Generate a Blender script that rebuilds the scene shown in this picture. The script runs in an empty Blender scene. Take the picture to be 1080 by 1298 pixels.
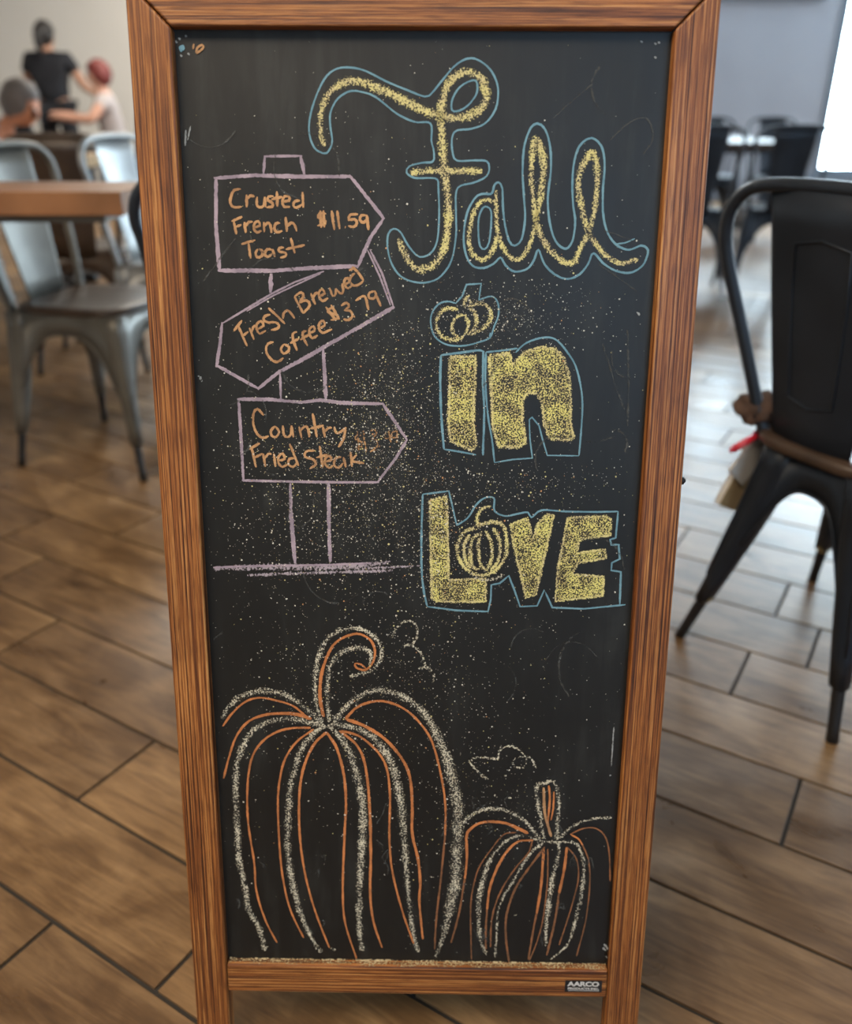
import bpy, bmesh, math, random
from mathutils import Vector, Matrix
random.seed(7)
sc = bpy.context.scene
COL = sc.collection
R_ = math.radians

# ------------------------------------------------------------------ camera
F_PX, PITCH, ROLL, H = 1080.0, R_(25.71), R_(0.11), 0.95
fwd = Vector((0, math.cos(PITCH), -math.sin(PITCH)))
up0 = Vector((0, math.sin(PITCH), math.cos(PITCH)))
rt0 = Vector((1, 0, 0))
RT = math.cos(ROLL) * rt0 + math.sin(ROLL) * up0
UP = -math.sin(ROLL) * rt0 + math.cos(ROLL) * up0
CAM = Vector((0, 0, H))
cd = bpy.data.cameras.new('camera')
cam = bpy.data.objects.new('camera', cd)
COL.objects.link(cam)
cd.sensor_fit = 'HORIZONTAL'
cd.sensor_width = 36.0
cd.lens = 36.0 * F_PX / 1080.0
cd.clip_start = 0.02
cam.matrix_world = Matrix(((RT.x, UP.x, -fwd.x, 0), (RT.y, UP.y, -fwd.y, 0), (RT.z, UP.z, -fwd.z, H), (0, 0, 0, 1)))
cd.dof.use_dof = True
cd.dof.focus_distance = 0.79
cd.dof.aperture_fstop = 3.7
sc.camera = cam

# ------------------------------------------------------------------ world, exposure, big lamps
w = bpy.data.worlds.new('world')
sc.world = w
w.use_nodes = True
w.node_tree.nodes['Background'].inputs[0].default_value = (0.60, 0.75, 1.0, 1)
w.node_tree.nodes['Background'].inputs[1].default_value = 0.3
sc.view_settings.view_transform = 'Standard'
sc.view_settings.look = 'None'
sc.view_settings.gamma = 1.0
sc.view_settings.exposure = 0.0
sc.view_settings.use_curve_mapping = False


def area(name, loc, sx, sy, power, color, rot=(0, 0, 0)):
    ld = bpy.data.lights.new(name, 'AREA')
    ld.shape = 'RECTANGLE'
    ld.size, ld.size_y = sx, sy
    ld.energy = power
    ld.color = color
    o = bpy.data.objects.new(name, ld)
    COL.objects.link(o)
    o.location = loc
    o.rotation_euler = rot
    return o


WARM = (1.0, 0.80, 0.58)
area('fill_warm_left', (-1.6, 0.0, 3.1), 1.6, 1.6, 72, WARM)  # unseen overhead fill added to warm the left floor
area('fill_warm_far', (-1.4, 7.4, 3.1), 2.0, 2.0, 210, (1.0, 0.92, 0.80))  # unseen overhead fill added to brighten the far left wall
area('fill_near', (-0.6, -0.8, 3.1), 1.6, 1.0, 60, (1.0, 0.84, 0.66))  # unseen overhead fill added to lift the sign and near floor
WIN_FAR, FILL_RIGHT, FILL_BACK = 27.0, 5.0, 6.0     # far window daylight, then glow of the unseen added panes

# ------------------------------------------------------------------ helpers
def px_dir(x, y):
    return fwd * F_PX + RT * (x - 540) - UP * (y - 649)


def at(x, y, Y):
    "world point seen at pixel x,y that stands at distance Y"
    d = px_dir(x, y)
    return CAM + d * (Y / d.y)


def on_floor(x, y, z=0.0):
    d = px_dir(x, y)
    return CAM + d * ((z - H) / d.z)


def tag(o, label=None, cat=None, group=None, kind=None):
    if label: o['label'] = label
    if cat: o['category'] = cat
    if group: o['group'] = group
    if kind: o['kind'] = kind
    return o


def link(name, me, mat=None, parent=None):
    o = bpy.data.objects.new(name, me)
    COL.objects.link(o)
    if mat is not None and me is not None and len(me.materials) == 0:
        for m in (mat if isinstance(mat, (list, tuple)) else [mat]):
            me.materials.append(m)
    if parent: o.parent = parent
    return o


def empty(name, loc=(0, 0, 0), rz=0.0):
    o = bpy.data.objects.new(name, None)
    o.empty_display_size = 0.05
    COL.objects.link(o)
    o.location = loc
    o.rotation_euler = (0, 0, rz)
    return o


def mesh_of(bm, name, smooth=False):
    bmesh.ops.recalc_face_normals(bm, faces=bm.faces[:])
    me = bpy.data.meshes.new(name)
    bm.to_mesh(me)
    bm.free()
    if smooth:
        me.polygons.foreach_set('use_smooth', [True] * len(me.polygons))
    return me


def box(bm, x0, x1, y0, y1, z0, z1):
    v = [bm.verts.new(p) for p in ((x0, y0, z0), (x1, y0, z0), (x1, y1, z0), (x0, y1, z0), (x0, y0, z1), (x1, y0, z1), (x1, y1, z1), (x0, y1, z1))]
    for f in ((0, 3, 2, 1), (4, 5, 6, 7), (0, 1, 5, 4), (1, 2, 6, 5), (2, 3, 7, 6), (3, 0, 4, 7)):
        bm.faces.new([v[i] for i in f])
    return v


def prism(bm, pts, a, b):
    "pts: 3D loop; extruded from offset vector a to b"
    a, b = Vector(a), Vector(b)
    lo = [bm.verts.new(Vector(p) + a) for p in pts]
    hi = [bm.verts.new(Vector(p) + b) for p in pts]
    bm.faces.new(lo[::-1])
    bm.faces.new(hi)
    n = len(pts)
    for i in range(n):
        bm.faces.new((lo[i], lo[(i + 1) % n], hi[(i + 1) % n], hi[i]))
    return lo, hi


def catmull(P, step=None, n=8, closed=False):
    P = [Vector(p) for p in P]
    out = []
    m = len(P)
    segs = m if closed else m - 1
    for i in range(segs):
        p1, p2 = P[i], P[(i + 1) % m]
        p0 = P[(i - 1) % m] if (closed or i > 0) else p1 * 2 - p2
        p3 = P[(i + 2) % m] if (closed or i < m - 2) else p2 * 2 - p1
        k = n if step is None else max(2, int((p2 - p1).length / step))
        for j in range(k):
            t = j / k
            out.append(0.5 * (2 * p1 + (p2 - p0) * t + (2 * p0 - 5 * p1 + 4 * p2 - p3) * t * t + (3 * p1 - p0 - 3 * p2 + p3) * t ** 3))
    if not closed: out.append(P[-1])
    return out


def tube(bm, path, rad, seg=10, caps=True):
    path = [Vector(p) for p in path]
    n = len(path)
    rads = rad if isinstance(rad, (list, tuple)) else [rad] * n
    rings = []
    ref = None
    for i, p in enumerate(path):
        t = (path[min(i + 1, n - 1)] - path[max(i - 1, 0)]).normalized()
        if ref is None:
            ref = t.orthogonal().normalized()
        ref = (ref - t * ref.dot(t)).normalized()
        b = t.cross(ref)
        rings.append([bm.verts.new(p + (ref * math.cos(6.28318 * k / seg) + b * math.sin(6.28318 * k / seg)) * rads[i]) for k in range(seg)])
    for i in range(n - 1):
        for k in range(seg):
            bm.faces.new((rings[i][k], rings[i][(k + 1) % seg], rings[i + 1][(k + 1) % seg], rings[i + 1][k]))
    if caps:
        bm.faces.new(rings[0][::-1])
        bm.faces.new(rings[-1])


def lathe(bm, prof, seg=20, c=(0, 0, 0)):
    rings = []
    for r, z in prof:
        rings.append([bm.verts.new((c[0] + r * math.cos(6.28318 * k / seg), c[1] + r * math.sin(6.28318 * k / seg), c[2] + z)) for k in range(seg)])
    for i in range(len(prof) - 1):
        for k in range(seg):
            bm.faces.new((rings[i][k], rings[i][(k + 1) % seg], rings[i + 1][(k + 1) % seg], rings[i + 1][k]))
    bm.faces.new(rings[0][::-1])
    bm.faces.new(rings[-1])


def bevel(o, wd=0.002, seg=2):
    m = o.modifiers.new('bevel', 'BEVEL')
    m.width = wd
    m.segments = seg
    m.limit_method = 'ANGLE'
    return o


# ------------------------------------------------------------------ materials
class NT:
    def __init__(self, name):
        self.m = bpy.data.materials.new(name)
        self.m.use_nodes = True
        self.t = self.m.node_tree
        self.b = self.t.nodes['Principled BSDF']
        self.out = self.t.nodes['Material Output']

    def n(self, typ, **kw):
        nd = self.t.nodes.new(typ)
        for k, v in kw.items():
            setattr(nd, k, v)
        return nd

    def l(self, a, b): self.t.links.new(a, b)

    def coord(self, which='Object', scale=(1, 1, 1), rot=(0, 0, 0), loc=(0, 0, 0)):
        tc = self.n('ShaderNodeTexCoord')
        mp = self.n('ShaderNodeMapping')
        mp.inputs['Scale'].default_value = scale
        mp.inputs['Rotation'].default_value = rot
        mp.inputs['Location'].default_value = loc
        self.l(tc.outputs[which], mp.inputs['Vector'])
        return mp.outputs['Vector']

    def noise(self, vec, scale=5, detail=3, rough=0.5, dist=0.0):
        nd = self.n('ShaderNodeTexNoise')
        nd.inputs['Scale'].default_value = scale
        nd.inputs['Detail'].default_value = detail
        nd.inputs['Roughness'].default_value = rough
        nd.inputs['Distortion'].default_value = dist
        if vec is not None: self.l(vec, nd.inputs['Vector'])
        return nd.outputs['Fac']

    def ramp(self, fac, stops):
        nd = self.n('ShaderNodeValToRGB')
        e = nd.color_ramp.elements
        while len(e) < len(stops): e.new(0.5)
        for i, (p, c) in enumerate(stops):
            e[i].position = p
            e[i].color = (*c, 1) if len(c) == 3 else c
        self.l(fac, nd.inputs[0])
        return nd.outputs[0]

    def math(self, op, a, b=None, c=None, clamp=False):
        nd = self.n('ShaderNodeMath', operation=op, use_clamp=clamp)
        for i, x in enumerate((a, b, c)):
            if x is None: continue
            if isinstance(x, (int, float)): nd.inputs[i].default_value = x
            else: self.l(x, nd.inputs[i])
        return nd.outputs[0]

    def mix(self, fac, a, b, blend='MIX'):
        nd = self.n('ShaderNodeMix', data_type='RGBA', blend_type=blend)
        for i, x in ((0, fac), (6, a), (7, b)):
            if isinstance(x, (int, float)): nd.inputs[i].default_value = x
            elif isinstance(x, tuple): nd.inputs[i].default_value = (*x, 1) if len(x) == 3 else x
            else: self.l(x, nd.inputs[i])
        return nd.outputs[2]

    def bump(self, hgt, strength=0.3, dist=0.001):
        nd = self.n('ShaderNodeBump')
        nd.inputs['Strength'].default_value = strength
        nd.inputs['Distance'].default_value = dist
        self.l(hgt, nd.inputs['Height'])
        self.l(nd.outputs[0], self.b.inputs['Normal'])

    def set(self, **kw):
        for k, v in kw.items():
            i = self.b.inputs[k.replace('_', ' ')]
            if isinstance(v, (int, float)): i.default_value = v
            elif isinstance(v, tuple): i.default_value = (*v, 1) if len(v) == 3 else v
            else: self.l(v, i)
        return self


def plain(name, col, rough=0.5, metal=0.0, var=0.15, nscale=12):
    t = NT(name)
    v = t.coord('Object')
    f = t.noise(v, nscale, 4)
    dark = tuple(c * (1 - var) for c in col)
    lite = tuple(min(1, c * (1 + var)) for c in col)
    t.set(Base_Color=t.ramp(f, [(0.3, dark), (0.7, lite)]), Roughness=rough, Metallic=metal)
    return t.m


def oak(name, axis):
    "red-stained oak with long open grain along the given local axis"
    t = NT(name)
    along, across = 3.0, 560.0
    s = [across, across * 0.6, across]
    s['XYZ'.index(axis)] = along
    v = t.coord('Object', scale=tuple(s))
    g1 = t.noise(v, 1.0, 3, 0.6, 0.15)
    s2 = [x * 1.7 for x in s]
    s2['XYZ'.index(axis)] = 34
    pores = t.noise(t.coord('Object', scale=tuple(s2)), 1.0, 2, 0.5)
    blot = t.noise(t.coord('Object', scale=(9, 9, 9)), 1.0, 3)
    base = t.ramp(g1, [(0.34, (0.034, 0.010, 0.0034)), (0.44, (0.165, 0.051, 0.012)), (0.53, (0.335, 0.124, 0.030)), (0.68, (0.53, 0.27, 0.092))])
    pm = t.ramp(pores, [(0.36, (0.42, 0.34, 0.28)), (0.52, (1, 1, 1))])
    c = t.mix(0.8, base, pm, 'MULTIPLY')
    c = t.mix(1.0, c, t.ramp(blot, [(0.3, (0.80, 0.76, 0.72)), (0.7, (1.12, 1.1, 1.05))]), 'MULTIPLY')
    t.set(Base_Color=c, Roughness=t.ramp(g1, [(0.3, (0.55,) * 3), (0.7, (0.36,) * 3)]))
    t.b.inputs['Specular IOR Level'].default_value = 0.5
    t.bump(t.math('ADD', g1, pores), 0.35, 0.0006)
    return t.m


def board_mat():
    t = NT('chalkboard_black')
    big = t.noise(t.coord('Object', scale=(6, 6, 4)), 1.0, 5, 0.6, 0.6)
    streak = t.noise(t.coord('Object', scale=(70, 70, 9)), 1.0, 3, 0.6, 0.4)
    swirl = t.noise(t.coord('Object', scale=(22, 22, 16)), 1.0, 4, 0.65, 2.5)
    a = t.math('MULTIPLY', big, streak)
    a = t.math('ADD', a, t.math('MULTIPLY', swirl, 0.18))
    c = t.ramp(a, [(0.24, (0.0030, 0.0032, 0.0028)), (0.36, (0.0055, 0.006, 0.0052)), (0.50, (0.015, 0.0165, 0.015))])
    t.set(Base_Color=c, Roughness=t.ramp(big, [(0.3, (0.42,) * 3), (0.7, (0.52,) * 3)]))
    t.b.inputs['Specular IOR Level'].default_value = 0.5
    return t.m


def chalk(name, col, thr, gain, nscale=850, cmax=1.0, col2=None):
    t = NT(name)
    uv = t.n('ShaderNodeUVMap')
    sx = t.n('ShaderNodeSeparateXYZ')
    t.l(uv.outputs[0], sx.inputs[0])
    e = t.math('ABSOLUTE', sx.outputs[0])
    e2 = t.math('MULTIPLY', e, e)
    v = t.coord('Object')
    nz = t.noise(v, nscale, 2, 0.6)
    lo = t.noise(v, 70, 3, 0.6)
    val = t.math('ADD', nz, t.math('MULTIPLY', t.math('SUBTRACT', 1.0, e2), gain))
    val = t.math('ADD', val, t.math('MULTIPLY', t.math('SUBTRACT', lo, 0.5), 0.28))
    val = t.math('SUBTRACT', val, thr)
    cov = t.math('MULTIPLY', val, 9.0, clamp=True)
    cov = t.math('MULTIPLY', cov, cmax)
    c2 = col2 or tuple(x * 0.72 for x in col)
    cc = t.ramp(lo, [(0.35, c2), (0.62, col)])
    t.set(Base_Color=cc, Roughness=0.9)
    t.b.inputs['Specular IOR Level'].default_value = 0.1
    tr = t.n('ShaderNodeBsdfTransparent')
    mx = t.n('ShaderNodeMixShader')
    t.l(cov, mx.inputs[0])
    t.l(tr.outputs[0], mx.inputs[1])
    t.l(t.b.outputs[0], mx.inputs[2])
    t.l(mx.outputs[0], t.out.inputs[0])
    return t.m


def tile_mat():
    t = NT('wood_look_tile')
    at_ = t.n('ShaderNodeAttribute', attribute_name='rnd')
    uv = t.n('ShaderNodeUVMap')
    def mp(s):
        m = t.n('ShaderNodeMapping')
        m.inputs['Scale'].default_value = s
        t.l(uv.outputs[0], m.inputs['Vector'])
        return m.outputs[0]
    grain = t.noise(mp((5, 42, 1)), 1.0, 6, 0.65, 1.2)
    fine = t.noise(mp((22, 260, 1)), 1.0, 3, 0.6)
    blot = t.noise(mp((7, 11, 1)), 1.0, 4, 0.55, 0.8)
    x = t.math('ADD', t.math('MULTIPLY', grain, 0.55), t.math('MULTIPLY', blot, 0.45))
    c = t.ramp(x, [(0.30, (0.080, 0.042, 0.018)), (0.46, (0.185, 0.104, 0.044)), (0.60, (0.325, 0.198, 0.090)), (0.74, (0.45, 0.305, 0.155))])
    c = t.mix(0.35, c, t.ramp(fine, [(0.3, (0.55, 0.5, 0.46)), (0.65, (1.08, 1.05, 1.0))]), 'MULTIPLY')
    c = t.mix(1.0, c, t.ramp(at_.outputs['Fac'], [(0.0, (0.62, 0.60, 0.60)), (0.5, (0.9, 0.88, 0.85)), (1.0, (1.18, 1.16, 1.1))]), 'MULTIPLY')
    t.set(Base_Color=c, Roughness=t.ramp(blot, [(0.3, (0.27,) * 3), (0.7, (0.37,) * 3)]))
    t.b.inputs['Specular IOR Level'].default_value = 0.8
    t.bump(t.math('ADD', x, t.math('MULTIPLY', fine, 0.3)), 0.12, 0.002)
    return t.m


def emit_mat(name, col, s):
    t = NT(name)
    t.set(Base_Color=(0.02, 0.02, 0.02), Roughness=0.6)
    t.b.inputs['Emission Color'].default_value = (*col, 1)
    t.b.inputs['Emission Strength'].default_value = s
    return t.m


M = {}
M['oak_v'] = oak('oak_upright', 'Z')
M['oak_h'] = oak('oak_cross', 'X')
M['board'] = board_mat()
M['tile'] = tile_mat()
M['grout'] = plain('dark_grout', (0.030, 0.026, 0.022), 0.9)
M['gun'] = plain('gunmetal', (0.125, 0.118, 0.100), 0.40, 0.3, 0.25, 9)
M['gun_dark'] = plain('dark_steel', (0.020, 0.027, 0.038), 0.40, 0.35, 0.25, 9)
M['galv'] = plain('pale_galvanised_steel', (0.30, 0.31, 0.31), 0.42, 0.5, 0.15, 14)
M['brass'] = plain('worn_brass', (0.55, 0.45, 0.22), 0.4, 0.7)
M['walnut'] = plain('dark_walnut_seat', (0.055, 0.034, 0.022), 0.4, 0.0, 0.3, 20)
M['tabletop'] = plain('table_wood', (0.25, 0.115, 0.05), 0.38, 0.0, 0.25, 7)
M['table_pale'] = plain('pale_table_wood', (0.46, 0.29, 0.13), 0.4, 0.0, 0.2, 7)
M['wall_light'] = plain('off_white_paint', (0.66, 0.64, 0.60), 0.8, 0.0, 0.03, 2)
M['wall_grey'] = plain('backlit_shade_grey', (0.27, 0.29, 0.34), 0.7, 0.0, 0.05, 2)  # blue-grey darkness of the backlit window side is put into this colour
M['ceiling'] = plain('ceiling_white', (0.55, 0.54, 0.52), 0.9, 0.0, 0.03, 2)
M['win_frame'] = plain('window_frame_grey', (0.10, 0.13, 0.17), 0.5)
M['black'] = plain('black_plastic', (0.012, 0.012, 0.013), 0.5)
M['sticker'] = plain('sticker_black', (0.010, 0.010, 0.011), 0.35)
M['sticker_white'] = plain('sticker_white', (0.60, 0.60, 0.58), 0.5, 0, 0.05)
M['pane_far'] = emit_mat('daylight_fill_pane_far', (0.70, 0.88, 1.0), WIN_FAR)  # shared by the visible window and the added high one
M['fill_pane_right'] = emit_mat('unseen_pane_right', (0.72, 0.86, 1.0), FILL_RIGHT)
M['fill_pane_back'] = emit_mat('unseen_pane_back', (0.42, 0.68, 1.0), FILL_BACK)

# ------------------------------------------------------------------ room shell
X0, X1, Y0, Y1, ZC = -6.0, 7.5, -4.0, 10.0, 3.2


def slab(name, x0, x1, y0, y1, z0, z1, mat, kind='structure', parent=None):
    bm = bmesh.new()
    box(bm, x0, x1, y0, y1, z0, z1)
    o = link(name, mesh_of(bm, name), mat, parent)
    if kind: o['kind'] = kind
    return o


floor = slab('floor', X0, X1, Y0, Y1, -0.06, -0.004, M['grout'])
tag(floor, 'brown wood-look tile floor laid diagonally with dark grout')
slab('ceiling', X0, X1, Y0, Y1, ZC, ZC + 0.06, M['ceiling'])
slab('wall_left', X0 - 0.1, X0, Y0, Y1, 0, ZC, M['wall_light'])
XS = 0.6
slab('wall_far_left', X0, XS, Y1, Y1 + 0.1, 0, ZC, M['wall_light'])


def window_wall(prefix, axis, c, a0, a1, wins, mat, thick, pane_mat, idx):
    "wall along axis at coordinate c with window holes wins=[(a_lo,a_hi,z_lo,z_hi)]"
    def bx(bm, lo, hi, z0, z1, d0=0.0, d1=thick):
        p, q = (c + d0, c + d1) if thick > 0 else (c + d1, c + d0)
        if axis == 'x': box(bm, lo, hi, p, q, z0, z1)
        else: box(bm, p, q, lo, hi, z0, z1)
    bm = bmesh.new()
    cur = a0
    for lo, hi, z0, z1 in wins:
        bx(bm, cur, lo, 0, ZC)
        bx(bm, lo, hi, 0, z0)
        bx(bm, lo, hi, z1, ZC)
        cur = hi
    bx(bm, cur, a1, 0, ZC)
    o = link(prefix, mesh_of(bm, prefix), mat)
    o['kind'] = 'structure'
    sg = 1 if thick > 0 else -1
    for lo, hi, z0, z1 in wins:
        wn = empty('window_%d' % idx[0])
        idx[0] += 1
        wn['kind'] = 'structure'
        fr = bmesh.new()
        fw = 0.07
        for (l2, h2, a, b) in ((lo, lo + fw, z0, z1), (hi - fw, hi, z0, z1), (lo + fw, hi - fw, z0, z0 + fw), (lo + fw, hi - fw, z1 - fw, z1)):
            bx(fr, l2, h2, a, b, -0.02 * sg, 0.06 * sg)
        link('window_frame', mesh_of(fr, 'window_frame'), M['win_frame'], wn)
        sl = bmesh.new()
        bx(sl, lo - 0.05, hi + 0.05, z0 - 0.04, z0, -0.06 * sg, 0.0)
        link('window_sill', mesh_of(sl, 'window_sill'), M['win_frame'], wn)
        pb = bmesh.new()
        bx(pb, lo + fw, hi - fw, z0 + fw, z1 - fw, 0.03 * sg, 0.045 * sg)
        link('pane', mesh_of(pb, 'pane'), pane_mat, wn)
    return o


widx = [1]
wl = at(1030, 213, Y1)
window_wall('wall_far_right', 'x', Y1, XS, X1, [(1.2, wl.x - 0.25, 1.93, 3.08), (wl.x, 7.2, wl.z - 0.07, 3.05)], M['wall_grey'], 0.1, M['pane_far'], widx)  # first, high window is unseen, added to brighten the floor sheen
window_wall('wall_right', 'y', X1, Y0, Y1, [(1.2, 3.6, 0.5, 2.8), (4.4, 6.6, 0.5, 2.8), (7.2, 9.4, 0.5, 2.8)], M['wall_grey'], 0.1, M['fill_pane_right'], widx)  # unseen glowing windows added to light the right of the floor
window_wall('wall_back', 'x', Y0, X0, X1, [(0.75, 4.2, 1.5, 3.1)], M['wall_light'], -0.1, M['fill_pane_back'], widx)  # unseen blue window added for the glow on the board's upper right

# ------------------------------------------------------------------ floor planks
FY = R_(-31.42)
T = Vector((math.cos(FY), math.sin(FY), 0))
N = Vector((-math.sin(FY), math.cos(FY), 0))
ROWS, ROW0 = 0.1634 * H, 0.0924 * H
PLEN = 0.630 * H
GAP = 0.0062
known = {1: -0.845, 2: -0.652, 3: -1.005, 4: -1.472, 5: -1.735, 6: -0.032, 7: 0.20, 8: -0.186}


def plank_mesh(rv, off):
    bm = bmesh.new()
    a, b = (PLEN - GAP) / 2, (ROWS - GAP) / 2
    c = 0.0004
    lo = [bm.verts.new(p) for p in ((-a, -b, -0.004), (a, -b, -0.004), (a, b, -0.004), (-a, b, -0.004))]
    md = [bm.verts.new(p) for p in ((-a, -b, -c), (a, -b, -c), (a, b, -c), (-a, b, -c))]
    hi = [bm.verts.new(p) for p in ((-a + c, -b + c, 0), (a - c, -b + c, 0), (a - c, b - c, 0), (-a + c, b - c, 0))]
    bm.faces.new(hi)
    for i in range(4):
        j = (i + 1) % 4
        bm.faces.new((lo[i], lo[j], md[j], md[i]))
        bm.faces.new((md[i], md[j], hi[j], hi[i]))
    ul = bm.loops.layers.uv.new('UVMap')
    for f in bm.faces:
        for l in f.loops:
            l[ul].uv = (l.vert.co.x + off[0], l.vert.co.y + off[1])
    me = mesh_of(bm, 'plank')
    at_ = me.attributes.new('rnd', 'FLOAT', 'FACE')
    at_.data.foreach_set('value', [rv] * len(me.polygons))
    me.materials.append(M['tile'])
    return me


variants = [plank_mesh(random.random(), (i * 3.7, i * 1.93)) for i in range(16)]
cands = []
for k in range(-30, 80):
    off = known[k] * H if k in known else random.random() * PLEN
    for j in range(-26, 27):
        tc = off + (j + 0.5) * PLEN
        p = T * tc + N * (ROW0 + (k + 0.5) * ROWS)
        if not (X0 + 0.35 < p.x < X1 - 0.35 and Y0 + 0.35 < p.y < Y1 - 0.35): continue
        d = p - CAM
        z = d.dot(fwd)
        vis = False
        if z > 0.1:
            ux, uy = 540 + F_PX * d.dot(RT) / z, 649 - F_PX * d.dot(UP) / z
            r = F_PX * 0.4 / z
            vis = -r < ux < 1080 + r and -r < uy < 1298 + r
        cands.append((not vis, d.length, p))
cands.sort(key=lambda c: (c[0], c[1]))
rot = Matrix.Rotation(FY, 4, 'Z')
for i, (nv, dl, p) in enumerate(cands[:298]):
    o = link('plank', random.choice(variants), None, floor)
    o.matrix_world = Matrix.Translation(p) @ rot
bm = bmesh.new()
ul = bm.loops.layers.uv.new('UVMap')
rl = bm.faces.layers.float.new('rnd')
for i, (nv, dl, p) in enumerate(cands[298:]):
    a, b = (PLEN - GAP) / 2, (ROWS - GAP) / 2
    vs = [bm.verts.new(p + T * sx * a + N * sy * b) for sx, sy in ((-1, -1), (1, -1), (1, 1), (-1, 1))]
    f = bm.faces.new(vs)
    f[rl] = random.random()
    for l, (sx, sy) in zip(f.loops, ((-1, -1), (1, -1), (1, 1), (-1, 1))):
        l[ul].uv = (sx * a + i * 1.37, sy * b + i * 0.71)
me = bpy.data.meshes.new('far_planks')
bm.to_mesh(me)
bm.free()
tag(link('far_planks', me, M['tile'], floor), kind='stuff')

# ------------------------------------------------------------------ A-frame sign
S_YAW, S_LEAN, S_ROLL = -0.01367424, 0.20400767, 0.00258438
S_O = Vector((-0.00391494, 0.79178931, 1.00465162))
SW, ST, SVB, SVF, STK, REC = 0.48, 0.0357, 0.9410, 1.0259, 0.022, 0.010
u0 = Vector((1, 0, 0))
v0 = Vector((0, -math.sin(S_LEAN), -math.cos(S_LEAN)))
u1 = math.cos(S_ROLL) * u0 + math.sin(S_ROLL) * v0
v1 = -math.sin(S_ROLL) * u0 + math.cos(S_ROLL) * v0
Z_ = Matrix.Rotation(S_YAW, 3, 'Z')
SU, SV = Z_ @ u1, Z_ @ v1
SN = SU.cross(SV)          # away from the camera
PANEL = Matrix(((SU.x, SN.x, -SV.x, S_O.x), (SU.y, SN.y, -SV.y, S_O.y), (SU.z, SN.z, -SV.z, S_O.z), (0, 0, 0, 1)))
PINV = PANEL.inverted()
foot = S_O + SV * SVF
sign = empty('chalkboard_sign', (foot.x, foot.y + 0.2, 0))
tag(sign, 'wooden A-frame sidewalk chalkboard with autumn chalk lettering and pumpkins', 'sign')
bpy.context.view_layer.update()
SINV = Matrix.Translation(sign.location).inverted()


def sign_part(name, me, mat, mw, parent=None):
    o = link(name, me, mat, parent or sign)
    o.matrix_world = mw
    return o


def panel_set(mw, front=True):
    fl = mw
    def cutz(x, y):
        # local z where this leg meets the floor
        p = fl @ Vector((x, y, 0))
        dz = (fl.to_3x3() @ Vector((0, 0, 1))).z
        return -(p.z - 0.0006) / dz
    for sgn in (-1, 1):
        bm = bmesh.new()
        xo, xi = sgn * SW / 2, sgn * (SW / 2 - ST)
        g = 0.0011
        pts = []
        for y in (0, STK):
            pts.append([(xo, y, cutz(xo, y)), (xi, y, cutz(xi, y)), (xi, y, -g), (xo, y, ST - g)])
        a = [bm.verts.new(p) for p in pts[0]]
        b = [bm.verts.new(p) for p in pts[1]]
        bm.faces.new(a)
        bm.faces.new(b[::-1])
        for i in range(4):
            bm.faces.new((a[i], a[(i + 1) % 4], b[(i + 1) % 4], b[i]))
        bevel(sign_part('stile', mesh_of(bm, 'stile'), M['oak_v'], mw), 0.0022, 3)
    bm = bmesh.new()
    g = 0.0006
    prism(bm, [(-SW / 2 + ST - 0.0, 0, g * 0), (SW / 2 - ST, 0, g * 0), (SW / 2 - g, 0, ST), (-SW / 2 + g, 0, ST)], (0, 0, 0), (0, STK, 0))
    bevel(sign_part('top_rail', mesh_of(bm, 'top_rail'), M['oak_h'], mw), 0.0016, 2)
    bm = bmesh.new()
    box(bm, -SW / 2 + ST + 0.0006, SW / 2 - ST - 0.0006, 0.0006, STK, -SVB, -0.9065)
    br = bevel(sign_part('bottom_rail', mesh_of(bm, 'bottom_rail'), M['oak_h'], mw), 0.0018, 2)
    bm = bmesh.new()
    box(bm, -SW / 2 + ST - 0.006, SW / 2 - ST + 0.006, REC, REC + 0.006, -0.911, 0.005)
    bd = sign_part('chalkboard', mesh_of(bm, 'chalkboard'), M['board'], mw)
    return br, bd


rail, board = panel_set(PANEL)
tag(board, 'black slate-look writing surface')
# rear panel leans the other way and meets the front one at the top
top_back = PANEL @ Vector((0, STK, ST))
rot180 = Matrix.Rotation(math.pi + S_YAW, 4, 'Z') @ Matrix.Rotation(-S_LEAN, 4, 'X')
tb = rot180.to_3x3() @ Vector((0, STK, ST))
BACK = Matrix.Translation(top_back + Vector((0, 0.0008, 0)) - tb) @ rot180
rear_rail, rear_board = panel_set(BACK)
for hx in (-0.15, 0.15):
    bm = bmesh.new()
    box(bm, hx - 0.03, hx + 0.03, STK - 0.004, STK + 0.006, ST - 0.0005, ST + 0.002)
    tube(bm, [(hx - 0.03, STK, ST + 0.003), (hx + 0.03, STK, ST + 0.003)], 0.003, 8)
    sign_part('hinge', mesh_of(bm, 'hinge'), M['brass'], PANEL)
bm = bmesh.new()
kz = PINV @ (CAM + px_dir(866, 611) * 0.00075)
d = px_dir(866, 611)
lo_c = PINV @ CAM
lo_d = PINV.to_3x3() @ d
kp = lo_c + lo_d * (-lo_c.y / lo_d.y)
tube(bm, [(SW / 2 - 0.002, 0.006, kp.z), (SW / 2 + 0.0025, 0.006, kp.z)], 0.0035, 10)
tube(bm, [(SW / 2 + 0.0015, 0.006, kp.z), (SW / 2 + 0.0042, 0.006, kp.z)], [0.003, 0.0015], 10)
sign_part('bolt', mesh_of(bm, 'bolt', True), M['black'], PANEL)


def to_board(x, y, depth=REC):
    dd = PINV.to_3x3() @ px_dir(x, y)
    t = (depth - lo_c.y) / dd.y
    p = lo_c + dd * t
    return Vector((p.x, p.z)), t      # t = metres per pixel there


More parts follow.
